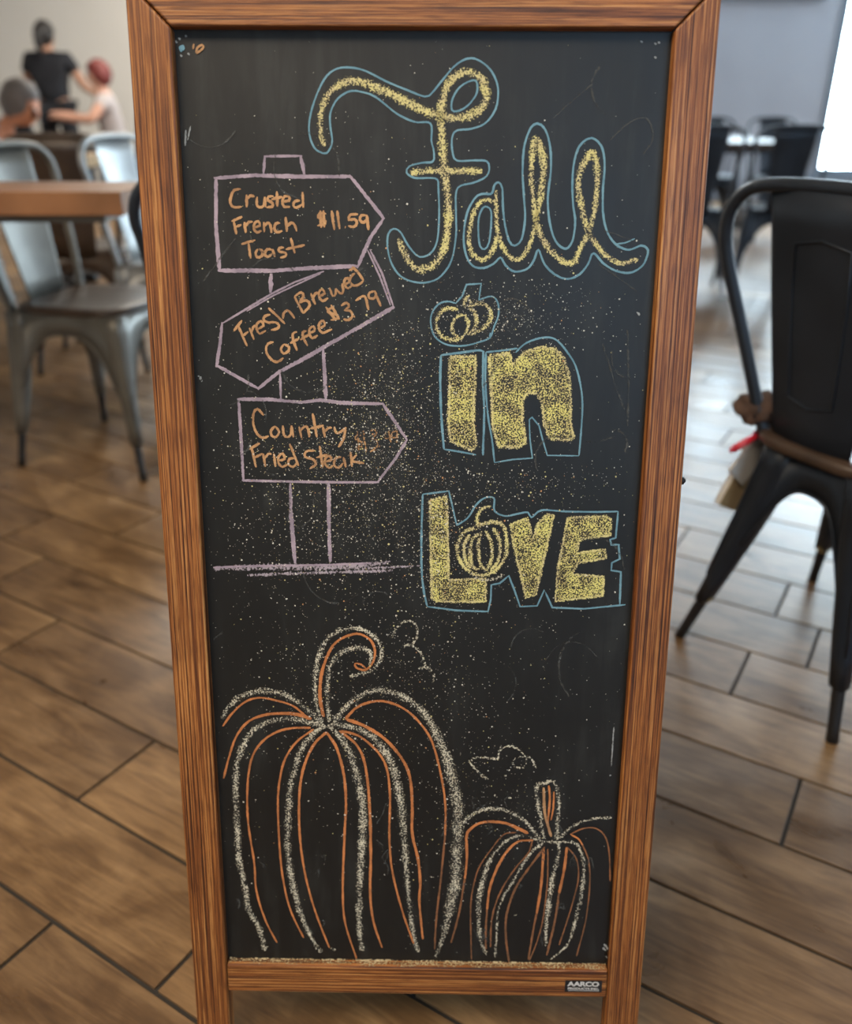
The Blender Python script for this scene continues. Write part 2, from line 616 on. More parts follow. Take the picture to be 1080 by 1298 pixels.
# chalk kinds
K = {
    'yellow': chalk('chalk_yellow', (0.68, 0.62, 0.27), 0.655, 0.27, col2=(0.60, 0.52, 0.29)),
    'yfill': chalk('chalk_yellow_rubbed', (0.74, 0.69, 0.24), 0.475, 0.02, 700, col2=(0.62, 0.53, 0.24)),
    'cream': chalk('chalk_cream', (0.66, 0.62, 0.48), 0.69, 0.24, 620, col2=(0.52, 0.49, 0.39)),
    'blue': chalk('marker_blue', (0.19, 0.36, 0.44), 0.60, 0.75, 500, col2=(0.13, 0.26, 0.33)),
    'lilac': chalk('marker_lilac', (0.42, 0.34, 0.40), 0.62, 0.60, 420, col2=(0.28, 0.23, 0.28)),
    'tan': chalk('marker_tan', (0.56, 0.325, 0.16), 0.60, 0.60, 420, col2=(0.34, 0.19, 0.10)),
    'orange': chalk('marker_orange', (0.58, 0.22, 0.08), 0.60, 0.65, 420, col2=(0.36, 0.14, 0.055)),
    'brown': chalk('marker_worn_orange', (0.28, 0.125, 0.06), 0.62, 0.5, 420, col2=(0.15, 0.08, 0.045)),
    'tan_worn': chalk('marker_tan_rubbed', (0.46, 0.27, 0.13), 0.66, 0.30, 500, col2=(0.26, 0.145, 0.08)),
    'ghost': chalk('chalk_wiped', (0.12, 0.125, 0.12), 0.66, 0.25, 500, 0.55),
    'mark': chalk('chalk_mark', (0.34, 0.36, 0.36), 0.66, 0.4, 600),
    'smear': chalk('chalk_smear', (0.40, 0.35, 0.39), 0.66, 0.28, 420),
}
layer = [0]


class Drawing:
    def __init__(self, name, org=(0, 0), s=1.0):
        self.name, self.org, self.s = name, org, s
        self.bm = bmesh.new()
        self.uv = self.bm.loops.layers.uv.new('UVMap')
        self.kinds = []

    def frame(self, org, s):
        self.org, self.s = org, s

    def mi(self, kind):
        if kind not in self.kinds: self.kinds.append(kind)
        return self.kinds.index(kind)

    def px(self, p): return self.org[0] + p[0] / self.s, self.org[1] + p[1] / self.s

    def stroke(self, kind, wd, pts, smooth=True, closed=False, taper=True):
        "wd: width in photo pixels (number or list along the stroke)"
        pp, tt = [], []
        for p in pts:
            q, t = to_board(*self.px(p))
            pp.append(q)
            tt.append(t)
        if len(pp) == 1:
            pp = [pp[0] - Vector((tt[0] * wd * .3, 0)), pp[0] + Vector((tt[0] * wd * .3, 0))]
            tt = tt * 2
        mpp = sum(tt) / len(tt) * {'cream': 1.3, 'yellow': 1.2}.get(kind, 1.0)
        layer[0] += 1
        y = REC - 0.00012 - 0.0000022 * layer[0]
        if smooth:
            C = catmull([(q.x, q.y, 0) for q in pp], step=0.0022, closed=closed)
        else:
            C = []
            for i in range(len(pp) - (0 if closed else 1)):
                a, b = pp[i], pp[(i + 1) % len(pp)]
                n = max(2, int((b - a).length / 0.006))
                C += [Vector((*(a.lerp(b, j / n)), 0)) for j in range(n)]
            C.append(Vector((*(pp[0] if closed else pp[-1]), 0)))
        if closed and smooth: C.append(C[0].copy())
        n = len(C)
        ws = wd if isinstance(wd, (list, tuple)) else [wd, wd]
        L, prev = 0.0, None
        mi = self.mi(kind)
        for i in range(n):
            t = C[min(i + 1, n - 1)] - C[max(i - 1, 0)]
            if t.length < 1e-9: t = Vector((1, 0, 0))
            t.normalize()
            nn = Vector((-t.y, t.x, 0))
            fr = i / max(1, n - 1) * (len(ws) - 1)
            a = min(int(fr), len(ws) - 2)
            wv = (ws[a] + (ws[a + 1] - ws[a]) * (fr - a)) * mpp * 0.5
            wv *= 1 + 0.10 * math.sin(i * 0.55 + layer[0])
            if taper and not closed and i in (0, n - 1): wv *= 0.55
            P = C[i]
            if i: L += (C[i] - C[i - 1]).length
            cur = (self.bm.verts.new((P.x + nn.x * wv, y, P.y + nn.y * wv)), self.bm.verts.new((P.x, y, P.y)), self.bm.verts.new((P.x - nn.x * wv, y, P.y - nn.y * wv)), L)
            if prev:
                for k in (0, 1):
                    f = self.bm.faces.new((prev[k], prev[k + 1], cur[k + 1], cur[k]))
                    f.material_index = mi
                    ux = (-1 + k, k, k, -1 + k)
                    for l, x, yy in zip(f.loops, ux, (prev[3], prev[3], L, L)): l[self.uv].uv = (x, yy)
            prev = cur
        return self

    def fill(self, kind, pts, edge=None, ew=4):
        layer[0] += 1
        y = REC - 0.00012 - 0.0000022 * layer[0]
        vs = []
        for p in pts:
            q, _ = to_board(*self.px(p))
            vs.append(self.bm.verts.new((q.x, y, q.y)))
        f = self.bm.faces.new(vs)
        f.material_index = self.mi(kind)
        for l in f.loops: l[self.uv].uv = (0, 0)
        if edge: self.stroke(edge, ew, list(pts) + [pts[0]], smooth=False, taper=False)
        return self

    def done(self, label=None):
        ng = [f for f in self.bm.faces if len(f.verts) > 4]
        for f in ng: f.normal_update()
        if ng: bmesh.ops.triangulate(self.bm, faces=ng)
        me = bpy.data.meshes.new(self.name)
        self.bm.to_mesh(me)
        self.bm.free()
        for k in self.kinds: me.materials.append(K[k])
        o = sign_part(self.name, me, None, PANEL, board)
        if label: o['label'] = label
        return o


# ---- the word Fall
D = Drawing('chalk_lettering', (370, 50), 2.25)
D.stroke('yellow', [7, 10, 12, 12, 12, 11, 12, 12, 12, 11, 8], [(92, 305), (84, 270), (80, 230), (90, 185), (110, 150), (145, 125), (185, 118), (225, 130), (280, 155), (340, 185), (400, 212), (440, 222), (490, 222), (530, 205), (552, 175), (552, 140), (540, 110), (510, 95), (480, 97), (455, 115), (438, 145), (428, 185), (424, 225), (428, 280), (432, 340), (438, 400), (445, 450), (447, 510), (440, 570), (425, 615), (400, 645), (365, 655), (340, 640), (318, 605), (303, 568)])
D.stroke('yellow', 9, [(338, 379), (400, 374), (450, 376), (543, 376)])
D.stroke('yellow', [6, 8], [(578, 465), (550, 458), (525, 480), (512, 520), (505, 570), (515, 610), (540, 630), (565, 615), (580, 580), (588, 540)])
D.stroke('yellow', [6, 7, 7, 11, 7, 9, 8, 8, 10, 8, 7], [(583, 430), (583, 480), (586, 540), (600, 590), (622, 620), (645, 628), (665, 610), (685, 565), (698, 510), (710, 440), (717, 370), (712, 320), (695, 283), (685, 340), (683, 400), (690, 470), (700, 530), (722, 580), (755, 620), (785, 638), (810, 630), (820, 600), (845, 550), (862, 490), (870, 420), (870, 370), (858, 320), (835, 350), (820, 380), (818, 430), (828, 490), (845, 545), (865, 580), (900, 620), (940, 638), (988, 628)])
BW = 2.6
D.stroke('blue', BW, [(92, 325), (65, 310), (50, 270), (52, 220), (70, 160), (95, 110), (125, 85), (165, 80), (210, 90), (270, 120), (330, 145), (380, 163), (400, 152), (430, 115), (465, 75), (500, 55), (530, 58), (565, 85), (585, 125), (588, 165), (578, 205), (550, 240), (510, 255), (470, 260), (457, 280), (458, 320), (470, 345), (520, 345), (555, 347), (563, 365), (555, 390), (520, 408), (480, 418), (468, 440), (468, 500), (468, 560), (455, 630), (425, 675), (390, 692), (350, 692), (310, 675), (285, 640), (273, 595), (275, 555), (290, 540), (310, 550), (330, 585), (355, 615), (375, 620), (400, 605), (415, 570), (420, 500), (418, 430), (415, 400), (390, 395), (350, 395), (327, 380), (335, 362), (370, 352), (402, 348), (405, 320), (398, 290), (395, 240), (350, 235), (300, 212), (240, 165), (200, 150), (165, 148), (130, 170), (110, 210), (110, 250), (115, 290), (105, 318)], closed=True)
D.stroke('blue', BW, [(455, 195), (458, 170), (475, 140), (500, 122), (525, 118), (528, 150), (510, 180), (485, 200), (462, 205)], closed=True)
D.stroke('blue', BW + .4, [(570, 440), (578, 415), (590, 408), (600, 425), (602, 480), (608, 530), (620, 575), (635, 588), (655, 570), (665, 510), (662, 450), (658, 380), (662, 310), (675, 265), (690, 243), (710, 243), (728, 270), (738, 320), (738, 380), (730, 450), (735, 520), (752, 575), (780, 597), (800, 575), (808, 520), (802, 470), (800, 410), (805, 350), (820, 305), (845, 283), (865, 285), (885, 310), (892, 360), (887, 430), (888, 500), (900, 550), (925, 585), (960, 600), (995, 588), (1012, 595), (1015, 610), (1000, 645), (965, 665), (925, 660), (890, 640), (860, 610), (845, 640), (820, 670), (785, 683), (750, 670), (720, 640), (703, 600), (690, 630), (670, 655), (635, 662), (610, 645), (595, 622), (575, 640), (545, 652), (515, 645), (497, 615), (490, 570), (495, 515), (508, 475), (530, 445), (555, 440)], closed=True)
D.stroke('blue', 2, [(925, 583), (950, 580), (978, 568)])
D.stroke('blue', BW, [(545, 480), (558, 478), (568, 490), (568, 530), (562, 580), (550, 598), (537, 590), (532, 555), (533, 510)], closed=True)
D.done('yellow chalk word Fall outlined in blue')

# ---- the word in, dotted with a pumpkin
D = Drawing('chalk_lettering', (520, 340), 3.857)
for wv, p in ((6, [(235, 205), (195, 195), (155, 210), (130, 255), (130, 300), (160, 335), (210, 350), (260, 335)]),
              (5, [(265, 230), (230, 235), (205, 275), (210, 315), (235, 335)]),
              (5, [(270, 225), (285, 270), (275, 310), (255, 335)]),
              (6, [(290, 195), (315, 215), (325, 260), (310, 300), (280, 325)]),
              (6, [(295, 185), (350, 172), (385, 195), (395, 230), (380, 270), (345, 300), (290, 325)]),
              (6, [(262, 190), (270, 155), (288, 130)]), (5, [(285, 190), (300, 150)])):
    D.stroke('yellow', wv, p)
D.stroke('blue', BW - .2, [(225, 172), (180, 162), (140, 175), (108, 215), (100, 265), (115, 325), (150, 360), (200, 378), (270, 378), (340, 360), (390, 338), (410, 285), (430, 235), (432, 185), (418, 150), (395, 137), (365, 145), (335, 155)])
D.stroke('blue', BW - .2, [(335, 158), (347, 75), (275, 80), (255, 135), (222, 172)], smooth=False)
D.stroke('blue', 3, [(392, 315), (390, 345)])
D.fill('yfill', [(195, 435), (320, 430), (318, 540), (312, 640), (308, 760), (325, 870), (300, 890), (200, 845), (188, 780), (190, 600)], 'yellow', 5)
D.stroke('blue', BW + .6, [(150, 425), (250, 412), (345, 402), (357, 430), (355, 560), (362, 700), (355, 915)])
D.stroke('blue', BW + .8, [(150, 425), (147, 560), (152, 720), (165, 885)])
D.stroke('blue', BW, [(165, 885), (230, 895), (322, 912)])
D.fill('yfill', [(388, 430), (485, 415), (500, 470), (560, 410), (640, 385), (710, 395), (750, 440), (775, 520), (785, 640), (785, 760), (800, 830), (770, 842), (680, 832), (655, 760), (645, 660), (620, 615), (580, 605), (550, 640), (548, 740), (565, 855), (520, 876), (430, 872), (405, 780), (395, 600)], 'yellow', 5)
D.stroke('blue', BW, [(370, 410), (450, 402), (525, 392)])
D.stroke('blue', BW, [(515, 412), (560, 370), (620, 345), (680, 338), (720, 355), (760, 400), (805, 470), (830, 560), (842, 660), (835, 800), (825, 915)])
D.stroke('blue', BW - .5, [(825, 917), (670, 915), (645, 830), (630, 770), (595, 728), (582, 740), (585, 830), (597, 928), (500, 935), (412, 950)], smooth=False)
D.stroke('blue', BW, [(412, 950), (400, 840), (380, 720), (368, 560), (370, 410)])
D.done('yellow chalk word in, its dot a small pumpkin')

# ---- the word LOVE
D = Drawing('chalk_lettering', (510, 600), 3.484)
D.fill('yfill', [(122, 120), (195, 100), (200, 250), (205, 470), (370, 465), (368, 565), (300, 568), (150, 565), (130, 550), (125, 350)], 'yellow', 4)
D.stroke('yellow', 6, [(330, 240), (280, 255), (245, 310), (250, 370), (280, 420), (340, 450), (400, 435), (450, 380), (460, 300), (445, 230), (400, 215), (350, 225)], closed=True)
for p in ([(345, 265), (310, 290), (300, 350), (310, 410), (345, 425)], [(350, 255), (335, 320), (345, 400), (365, 425)], [(365, 250), (390, 300), (395, 370), (370, 430)], [(400, 240), (430, 300), (425, 380), (390, 430)], [(335, 240), (330, 200), (345, 165), (370, 148), (392, 150)], [(300, 270), (275, 310), (275, 370), (300, 420)]):
    D.stroke('yellow', 5.5, p)
D.stroke('cream', 5, [(300, 440), (350, 470), (410, 465), (450, 445)])
D.fill('yfill', [(478, 225), (555, 195), (575, 290), (600, 220), (640, 180), (670, 185), (650, 270), (620, 400), (590, 535), (545, 550), (520, 440), (490, 310)], 'yellow', 4)
D.fill('yfill', [(730, 195), (900, 190), (922, 205), (920, 275), (800, 288), (778, 300), (770, 352), (895, 335), (900, 375), (775, 395), (752, 445), (890, 455), (885, 540), (675, 565), (690, 400), (715, 280)], 'yellow', 4)
D.stroke('blue', BW, [(90, 92), (150, 85), (205, 78), (220, 140), (240, 230)], smooth=False)
D.stroke('blue', BW, [(240, 230), (290, 195), (325, 140), (365, 108), (405, 110), (407, 165), (455, 188), (510, 178), (555, 172), (570, 195), (615, 163), (720, 168), (850, 170), (953, 168)])
D.stroke('blue', BW + .3, [(953, 168), (942, 285), (918, 292), (922, 315), (955, 315), (960, 378), (925, 395), (922, 428), (965, 435), (960, 578)], smooth=False)
D.stroke('blue', BW + .4, [(90, 92), (85, 250), (85, 420), (95, 520), (110, 588)])
D.stroke('blue', BW, [(110, 588), (240, 605), (378, 610), (390, 560), (393, 492), (430, 485), (470, 452), (495, 515), (520, 588), (595, 585), (627, 515), (662, 592), (800, 598), (985, 580)], smooth=False)
D.done('yellow chalk word LOVE with a pumpkin for its O')

# ---- signpost
D = Drawing('chalk_signpost', (240, 180), 3.6)
LW = 5.2
def lil(wv, p, **k): D.stroke('lilac', wv, p, smooth=False, **k)
lil(4.6, [(338, 148), (345, 65)]); lil(3.6, [(340, 65), (515, 64)]); lil(6, [(508, 62), (525, 148)])
lil(5.6, [(112, 165), (300, 152), (500, 158), (740, 158)])
lil(LW, [(730, 150), (890, 352)]); lil(LW, [(890, 345), (830, 430), (765, 575)])
lil(5.8, [(770, 566), (560, 575), (370, 588), (130, 586)]); lil(5.8, [(138, 590), (122, 380), (122, 160)])
lil(6.5, [(374, 600), (370, 688)])
lil(3.0, [(615, 590), (480, 640), (380, 690), (260, 762), (150, 828)]); lil(2.4, [(600, 600), (480, 655), (380, 702), (262, 772)])
lil(5, [(150, 822), (140, 920), (124, 1028)])
lil(2.6, [(812, 490), (868, 610), (918, 745)]); lil(3.0, [(824, 490), (880, 600), (934, 760)])
lil(LW + .6, [(936, 752), (780, 842), (650, 915), (500, 1003)])
D.frame((240, 440), 3.375)
lil(LW, [(118, 78), (210, 130), (300, 180)]); lil(LW + .4, [(292, 180), (385, 105), (480, 55), (530, 28)])
lil(4.2, [(388, 112), (392, 222)]); lil(5.4, [(573, 8), (580, 130), (584, 226)])
lil(5.2, [(205, 222), (350, 224), (480, 236), (560, 226), (650, 238), (830, 243)])
lil(4.6, [(825, 238), (932, 398)]); lil(4.2, [(932, 395), (880, 480), (803, 580)])
lil(3.8, [(812, 578), (640, 578), (430, 575), (225, 570)]); lil(4.6, [(232, 575), (222, 400), (211, 218)])
lil(5.2, [(432, 582), (435, 690)]); lil(6.2, [(433, 685), (452, 925)]); lil(5.8, [(596, 580), (597, 750), (603, 918)])
D.stroke('smear', [8, 11, 12, 11, 10, 6], [(103, 948), (250, 942), (450, 940), (600, 942), (750, 932), (860, 918)])
D.stroke('lilac', 3.4, [(103, 942), (300, 936), (560, 932), (780, 924)])
D.stroke('smear', 6, [(248, 976), (500, 966), (750, 960), (870, 955)])
D.stroke('smear', [6, 3], [(700, 945), (850, 942), (990, 934)])
D.done('lilac drawing of a three-arrow signpost')

# ---- menu words on the arrows
def words(org, s, wd, strokes, label, kind='tan', wear=None):
    d_ = Drawing('chalk_lettering', org, s)
    for i, p in enumerate(strokes):
        d_.stroke(kind if not (wear and i in wear) else 'tan_worn', wd, p)
    return d_.done(label)


words((240, 180), 3.6, 3.9, [
    [(235, 215), (205, 220), (190, 250), (188, 280), (205, 298), (240, 295)], [(262, 240), (262, 298)], [(262, 262), (280, 245), (298, 250)],
    [(310, 250), (308, 285), (320, 298), (340, 290), (345, 250)], [(345, 250), (348, 298)], [(385, 248), (362, 250), (358, 265), (380, 278), (378, 295), (352, 298)],
    [(400, 225), (402, 295)], [(375, 262), (425, 250)], [(428, 272), (455, 268), (455, 250), (435, 248), (425, 270), (432, 295), (460, 295)],
    [(505, 268), (482, 270), (475, 290), (490, 300), (515, 285)], [(517, 228), (520, 300)],
    [(193, 362), (242, 341)], [(203, 360), (215, 422)], [(210, 387), (238, 378)], [(252, 365), (258, 415)], [(255, 388), (272, 366), (290, 365)],
    [(295, 390), (322, 382), (315, 362), (298, 370), (295, 395), (308, 412), (330, 405)], [(340, 365), (342, 412)], [(342, 388), (358, 368), (371, 380), (375, 415)],
    [(415, 370), (395, 372), (388, 395), (400, 412), (425, 405)], [(440, 342), (445, 410)], [(445, 388), (465, 368), (482, 380), (490, 408)],
    [(238, 466), (302, 448)], [(270, 460), (280, 532)], [(315, 488), (303, 505), (310, 525), (330, 522), (335, 500), (318, 488)],
    [(378, 492), (355, 490), (345, 510), (358, 525), (378, 510)], [(380, 488), (390, 525)], [(432, 482), (412, 485), (410, 500), (438, 505), (440, 520), (415, 528)],
    [(463, 438), (482, 508)], [(440, 490), (527, 470)],
    [(624, 328), (595, 325), (588, 345), (615, 355), (620, 372), (584, 382)], [(598, 312), (602, 392)], [(612, 312), (616, 390)],
    [(650, 313), (662, 402)], [(675, 313), (686, 398)], [(710, 388), (714, 389)], [(770, 330), (735, 332), (728, 355), (755, 352), (765, 372), (750, 388), (725, 382)],
    [(808, 335), (785, 335), (778, 355), (795, 368), (815, 350)], [(810, 332), (818, 402)]],
    'tan lettering Crusted French Toast $11.59')
words((240, 180), 3.6, 3.7, [
    [(203, 862), (241, 814)], [(225, 842), (264, 932)], [(240, 887), (270, 865)], [(275, 848), (295, 902)], [(283, 872), (292, 845), (305, 836)],
    [(310, 855), (338, 838), (328, 818), (308, 830), (308, 855), (322, 875), (350, 860)], [(370, 788), (347, 793), (339, 810), (357, 823), (393, 823), (410, 837), (400, 853), (373, 857)], [(361, 757), (400, 793), (437, 830)], [(428, 807), (430, 783), (447, 768), (463, 780), (481, 805)],
    [(480, 705), (520, 782)], [(480, 705), (510, 686), (522, 702), (502, 732)], [(502, 734), (535, 722), (550, 745), (520, 782)], [(555, 690), (575, 742)], [(562, 716), (575, 692), (592, 688)],
    [(590, 705), (618, 692), (608, 672), (592, 685), (595, 712), (610, 725), (634, 712)], [(640, 665), (655, 702), (668, 692), (668, 668)], [(668, 668), (690, 692), (702, 682), (698, 645)],
    [(705, 650), (730, 640), (722, 620), (708, 632), (710, 655), (725, 668), (744, 655)], [(757, 599), (739, 613), (732, 639), (751, 655), (777, 649), (795, 632)], [(743, 568), (768, 593), (795, 632)], [(729, 587), (757, 572)],
    [(385, 913), (360, 920), (350, 950), (368, 985), (400, 1004), (430, 985)], [(432, 922), (418, 945), (430, 965), (452, 955), (455, 935), (432, 922)],
    [(492, 866), (472, 875), (475, 905), (492, 952)], [(460, 918), (502, 896)], [(535, 862), (518, 868), (522, 895), (540, 930)], [(506, 902), (550, 876)],
    [(548, 870), (572, 862), (568, 842), (550, 850), (548, 875), (562, 895), (586, 882)], [(590, 848), (618, 838), (612, 815), (595, 825), (592, 850), (608, 870), (652, 854)],
    [(661, 752), (632, 767), (640, 781), (670, 787), (675, 805), (645, 812)], [(623, 752), (670, 815)], [(647, 743), (685, 810)],
    [(693, 747), (718, 733), (728, 752), (708, 768), (735, 770), (745, 795), (725, 812), (703, 808)], [(752, 797), (756, 796)], [(758, 724), (800, 704), (818, 767)],
    [(847, 680), (822, 688), (820, 710), (840, 715), (856, 695)], [(845, 678), (874, 750)]],
    'tan lettering Fresh Brewed Coffee $3.79')
words((240, 440), 3.375, 3.7, [
    [(318, 292), (292, 264), (275, 285), (275, 330), (290, 370), (315, 388), (340, 380)], [(368, 338), (350, 355), (352, 378), (372, 384), (385, 362), (368, 338)],
    [(400, 335), (405, 375), (420, 385), (435, 372), (438, 335)], [(438, 335), (445, 386)], [(470, 340), (480, 388)], [(475, 358), (495, 338), (508, 350), (514, 386)],
    [(528, 283), (546, 386)], [(518, 348), (575, 335)], [(572, 340), (580, 386)], [(580, 362), (595, 345), (610, 345)], [(620, 340), (628, 366), (645, 364), (672, 343)], [(668, 345), (660, 390), (638, 428)],
    [(256, 437), (302, 411)], [(268, 432), (286, 514)], [(280, 472), (314, 455)], [(316, 455), (326, 512)], [(322, 477), (338, 456), (352, 458)], [(362, 455), (369, 512)], [(356, 430), (358, 432)],
    [(380, 485), (408, 478), (400, 455), (382, 468), (382, 495), (398, 512), (422, 500)], [(450, 475), (428, 478), (425, 502), (445, 512), (462, 492)], [(430, 413), (467, 508)],
    [(538, 442), (500, 446), (495, 468), (530, 480), (542, 500), (515, 520)], [(558, 422), (571, 514)], [(543, 472), (592, 460)], [(580, 490), (608, 482), (600, 465), (582, 475), (582, 500), (598, 516), (617, 505)],
    [(650, 470), (625, 475), (620, 505), (640, 516), (658, 495)], [(660, 470), (669, 514)], [(690, 448), (696, 512)], [(717, 460), (697, 485), (748, 497)],
    [(735, 377), (712, 382), (718, 400), (738, 405), (735, 425), (712, 430)], [(720, 360), (725, 442)], [(745, 353), (756, 452)], [(768, 360), (795, 355), (798, 375), (780, 390), (804, 400), (800, 430), (773, 447)],
    [(812, 425), (815, 426)], [(840, 365), (835, 390), (862, 385)], [(853, 358), (863, 408)], [(890, 358), (870, 365), (868, 385), (885, 388)], [(890, 358), (888, 408)]],
    'tan lettering Country Fried Steak $13.49', wear=set(range(30, 39)))

# ---- large pumpkin
D = Drawing('chalk_pumpkin', (260, 770), 2.761)
for wv, p in (
    ([5, 8, 9, 8, 7], [(60, 388), (80, 350), (120, 315), (170, 295), (220, 292), (280, 305), (330, 335), (380, 375), (410, 408)]),
    ([9, 8, 9, 9, 9, 8], [(410, 408), (360, 400), (290, 388), (220, 400), (160, 440), (125, 500), (108, 580), (108, 680), (115, 790), (120, 880), (140, 980), (155, 1060), (190, 1120), (210, 1200)]),
    ([8, 9, 10, 9, 6], [(420, 410), (380, 440), (340, 490), (315, 560), (298, 640), (292, 740), (290, 830), (300, 930), (325, 1040), (360, 1130), (402, 1202)]),
    ([8, 11, 12, 10, 9, 7], [(430, 410), (480, 460), (515, 530), (540, 620), (552, 720), (548, 850), (540, 1000), (540, 1120), (550, 1202)]),
    ([8, 11, 12, 9, 7, 6], [(440, 408), (520, 420), (590, 455), (640, 520), (670, 600), (690, 720), (700, 850), (708, 960), (722, 1100), (745, 1205)]),
    ([8, 9, 11, 15, 16, 17, 13, 5], [(450, 400), (490, 350), (540, 310), (590, 290), (650, 295), (710, 320), (760, 360), (805, 430), (845, 520), (870, 620), (885, 720), (882, 850), (875, 960), (855, 1060), (830, 1160), (805, 1225)]),
    ([6, 7, 8, 7, 6, 5], [(410, 400), (390, 340), (385, 250), (395, 180), (420, 120), (460, 85), (510, 72), (560, 80), (600, 110), (618, 150), (610, 190), (580, 220), (530, 235), (505, 240)]),
    ([6, 7, 8, 8, 5], [(435, 400), (428, 330), (430, 260), (440, 200), (475, 160), (520, 142), (560, 145), (580, 165), (575, 200)])):
    D.stroke('cream', wv, p)
D.stroke('cream', 6, [(395, 1203), (418, 1198)]); D.stroke('cream', 5, [(440, 1190), (458, 1200)])
for kd, wv, p in (
    ('orange', 3, [(62, 415), (95, 370), (140, 330), (190, 315), (250, 325), (310, 345), (362, 388)]),
    ('orange', [3, 3, 4, 6], [(65, 597), (85, 520), (110, 450), (150, 400), (210, 375), (290, 370), (340, 378), (372, 390)]),
    ('orange', [3.5, 3, 3, 2.6], [(370, 420), (300, 422), (240, 440), (190, 480), (160, 540), (148, 640), (152, 760), (172, 890), (180, 990), (210, 1090), (252, 1172)]),
    ('orange', [3, 3, 2.6], [(380, 425), (320, 470), (280, 530), (262, 600), (255, 690), (262, 850), (275, 960), (300, 1060), (345, 1155)]),
    ('orange', [4, 3.2, 2.6], [(425, 435), (380, 480), (345, 560), (330, 660), (332, 800), (350, 930), (385, 1060), (435, 1190)]),
    ('orange', [4, 3.2, 2.6], [(425, 435), (460, 490), (485, 580), (493, 680), (488, 800), (482, 980), (490, 1100), (530, 1228)]),
    ('orange', [3.4, 4, 3], [(470, 430), (530, 480), (560, 550), (575, 680), (580, 850), (578, 1000), (590, 1100), (620, 1190)]),
    ('orange', [3.4, 3, 2.8], [(475, 430), (540, 450), (600, 500), (635, 560), (647, 660), (645, 800), (655, 920), (690, 1060), (730, 1175)]),
    ('orange', [5, 4, 4, 3], [(495, 390), (560, 415), (630, 460), (690, 530), (718, 600), (725, 700), (725, 790), (745, 880), (753, 960), (750, 1030), (762, 1160)]),
    ('orange', [4, 3, 3], [(490, 390), (530, 350), (580, 330), (630, 328), (690, 350), (740, 390), (790, 460), (820, 560), (840, 680), (840, 800)]),
    ('brown', 3, [(840, 795), (825, 950), (810, 1080), (803, 1195)]),
    ('orange', [5.5, 4.5, 3.6, 3.4, 3], [(415, 382), (403, 320), (405, 250), (420, 190), (450, 130), (495, 100), (540, 92), (580, 115), (595, 155), (585, 195), (560, 218), (530, 210), (525, 195), (545, 198), (562, 212)])):
    D.stroke(kd, wv, p)
D.done('large pumpkin drawn in cream and orange chalk')

# ---- small pumpkin
D = Drawing('chalk_pumpkin', (540, 920), 3.857)
for wv, p in (
    (6, [(165, 500), (190, 460), (240, 425), (300, 405), (370, 408), (440, 435), (490, 470), (530, 520), (555, 560)]),
    ([4, 4, 5, 8, 8, 6, 5], [(640, 570), (555, 560), (480, 535), (420, 545), (370, 580), (320, 640), (285, 730), (262, 830), (258, 930), (265, 1040), (295, 1120)]),
    ([5, 4.5, 3.4, 4], [(575, 570), (520, 610), (470, 680), (420, 770), (375, 840), (350, 920), (345, 1020), (338, 1130)]),
    ([5, 7, 8, 4], [(650, 560), (645, 640), (615, 760), (600, 870), (588, 980), (585, 1075)]),
    ([5, 4, 6, 6, 4, 3], [(600, 565), (720, 570), (755, 610), (772, 690), (762, 800), (740, 910), (715, 1010), (690, 1070), (640, 1115), (607, 1140)]),
    ([5, 4, 5], [(655, 550), (700, 500), (770, 465), (840, 450), (907, 448)]),
    (6, [(575, 550), (560, 450), (540, 300), (580, 278), (625, 272), (645, 330), (650, 400), (640, 480), (640, 555)])):
    D.stroke('cream', wv, p)
for kd, wv, p in (
    ('orange', [5, 4, 4, 2.6], [(500, 525), (450, 500), (390, 475), (320, 467), (260, 475), (215, 505), (198, 540), (200, 640), (190, 750)]),
    ('brown', 3, [(190, 745), (160, 920), (122, 1060)]),
    ('brown', 2.2, [(440, 520), (380, 530), (320, 600), (260, 690), (230, 790), (218, 900), (222, 1140)]),
    ('orange', [3, 4, 3], [(525, 558), (450, 565), (390, 620), (340, 710), (310, 800), (298, 900)]),
    ('brown', 3, [(298, 895), (292, 1000), (292, 1090)]),
    ('brown', 2.6, [(520, 560), (500, 620), (440, 690), (380, 780), (340, 870), (320, 960), (315, 1080)]),
    ('brown', 3.6, [(580, 590), (520, 670), (450, 770), (410, 860), (390, 950), (392, 1050), (405, 1150)]),
    ('orange', 3.6, [(575, 600), (570, 680), (560, 800), (540, 920)]), ('brown', 3, [(540, 915), (520, 1020), (500, 1140)]),
    ('brown', 2.2, [(595, 600), (595, 700), (590, 800), (570, 950), (540, 1060), (505, 1145)]),
    ('orange', 4, [(688, 592), (675, 700), (650, 820)]), ('brown', 3.6, [(650, 815), (630, 950), (590, 1120)]),
    ('brown', 2.2, [(690, 590), (735, 650), (745, 740), (720, 850), (690, 950), (650, 1070)]),
    ('brown', 2.4, [(705, 528), (770, 500), (830, 500), (875, 540), (895, 620), (900, 760)]),
    ('orange', 2.4, [(705, 528), (745, 552), (770, 590)]), ('brown', 2.2, [(765, 580), (795, 660), (800, 780), (780, 950), (735, 1125)]),
    ('orange', 3, [(600, 290), (605, 350), (600, 420), (592, 480)]), ('tan', 4, [(575, 300), (580, 420), (600, 500), (612, 540)]), ('orange', 2.4, [(625, 320), (622, 400), (610, 460)])):
    D.stroke(kd, wv, p)
D.done('small pumpkin drawn in cream and orange chalk')

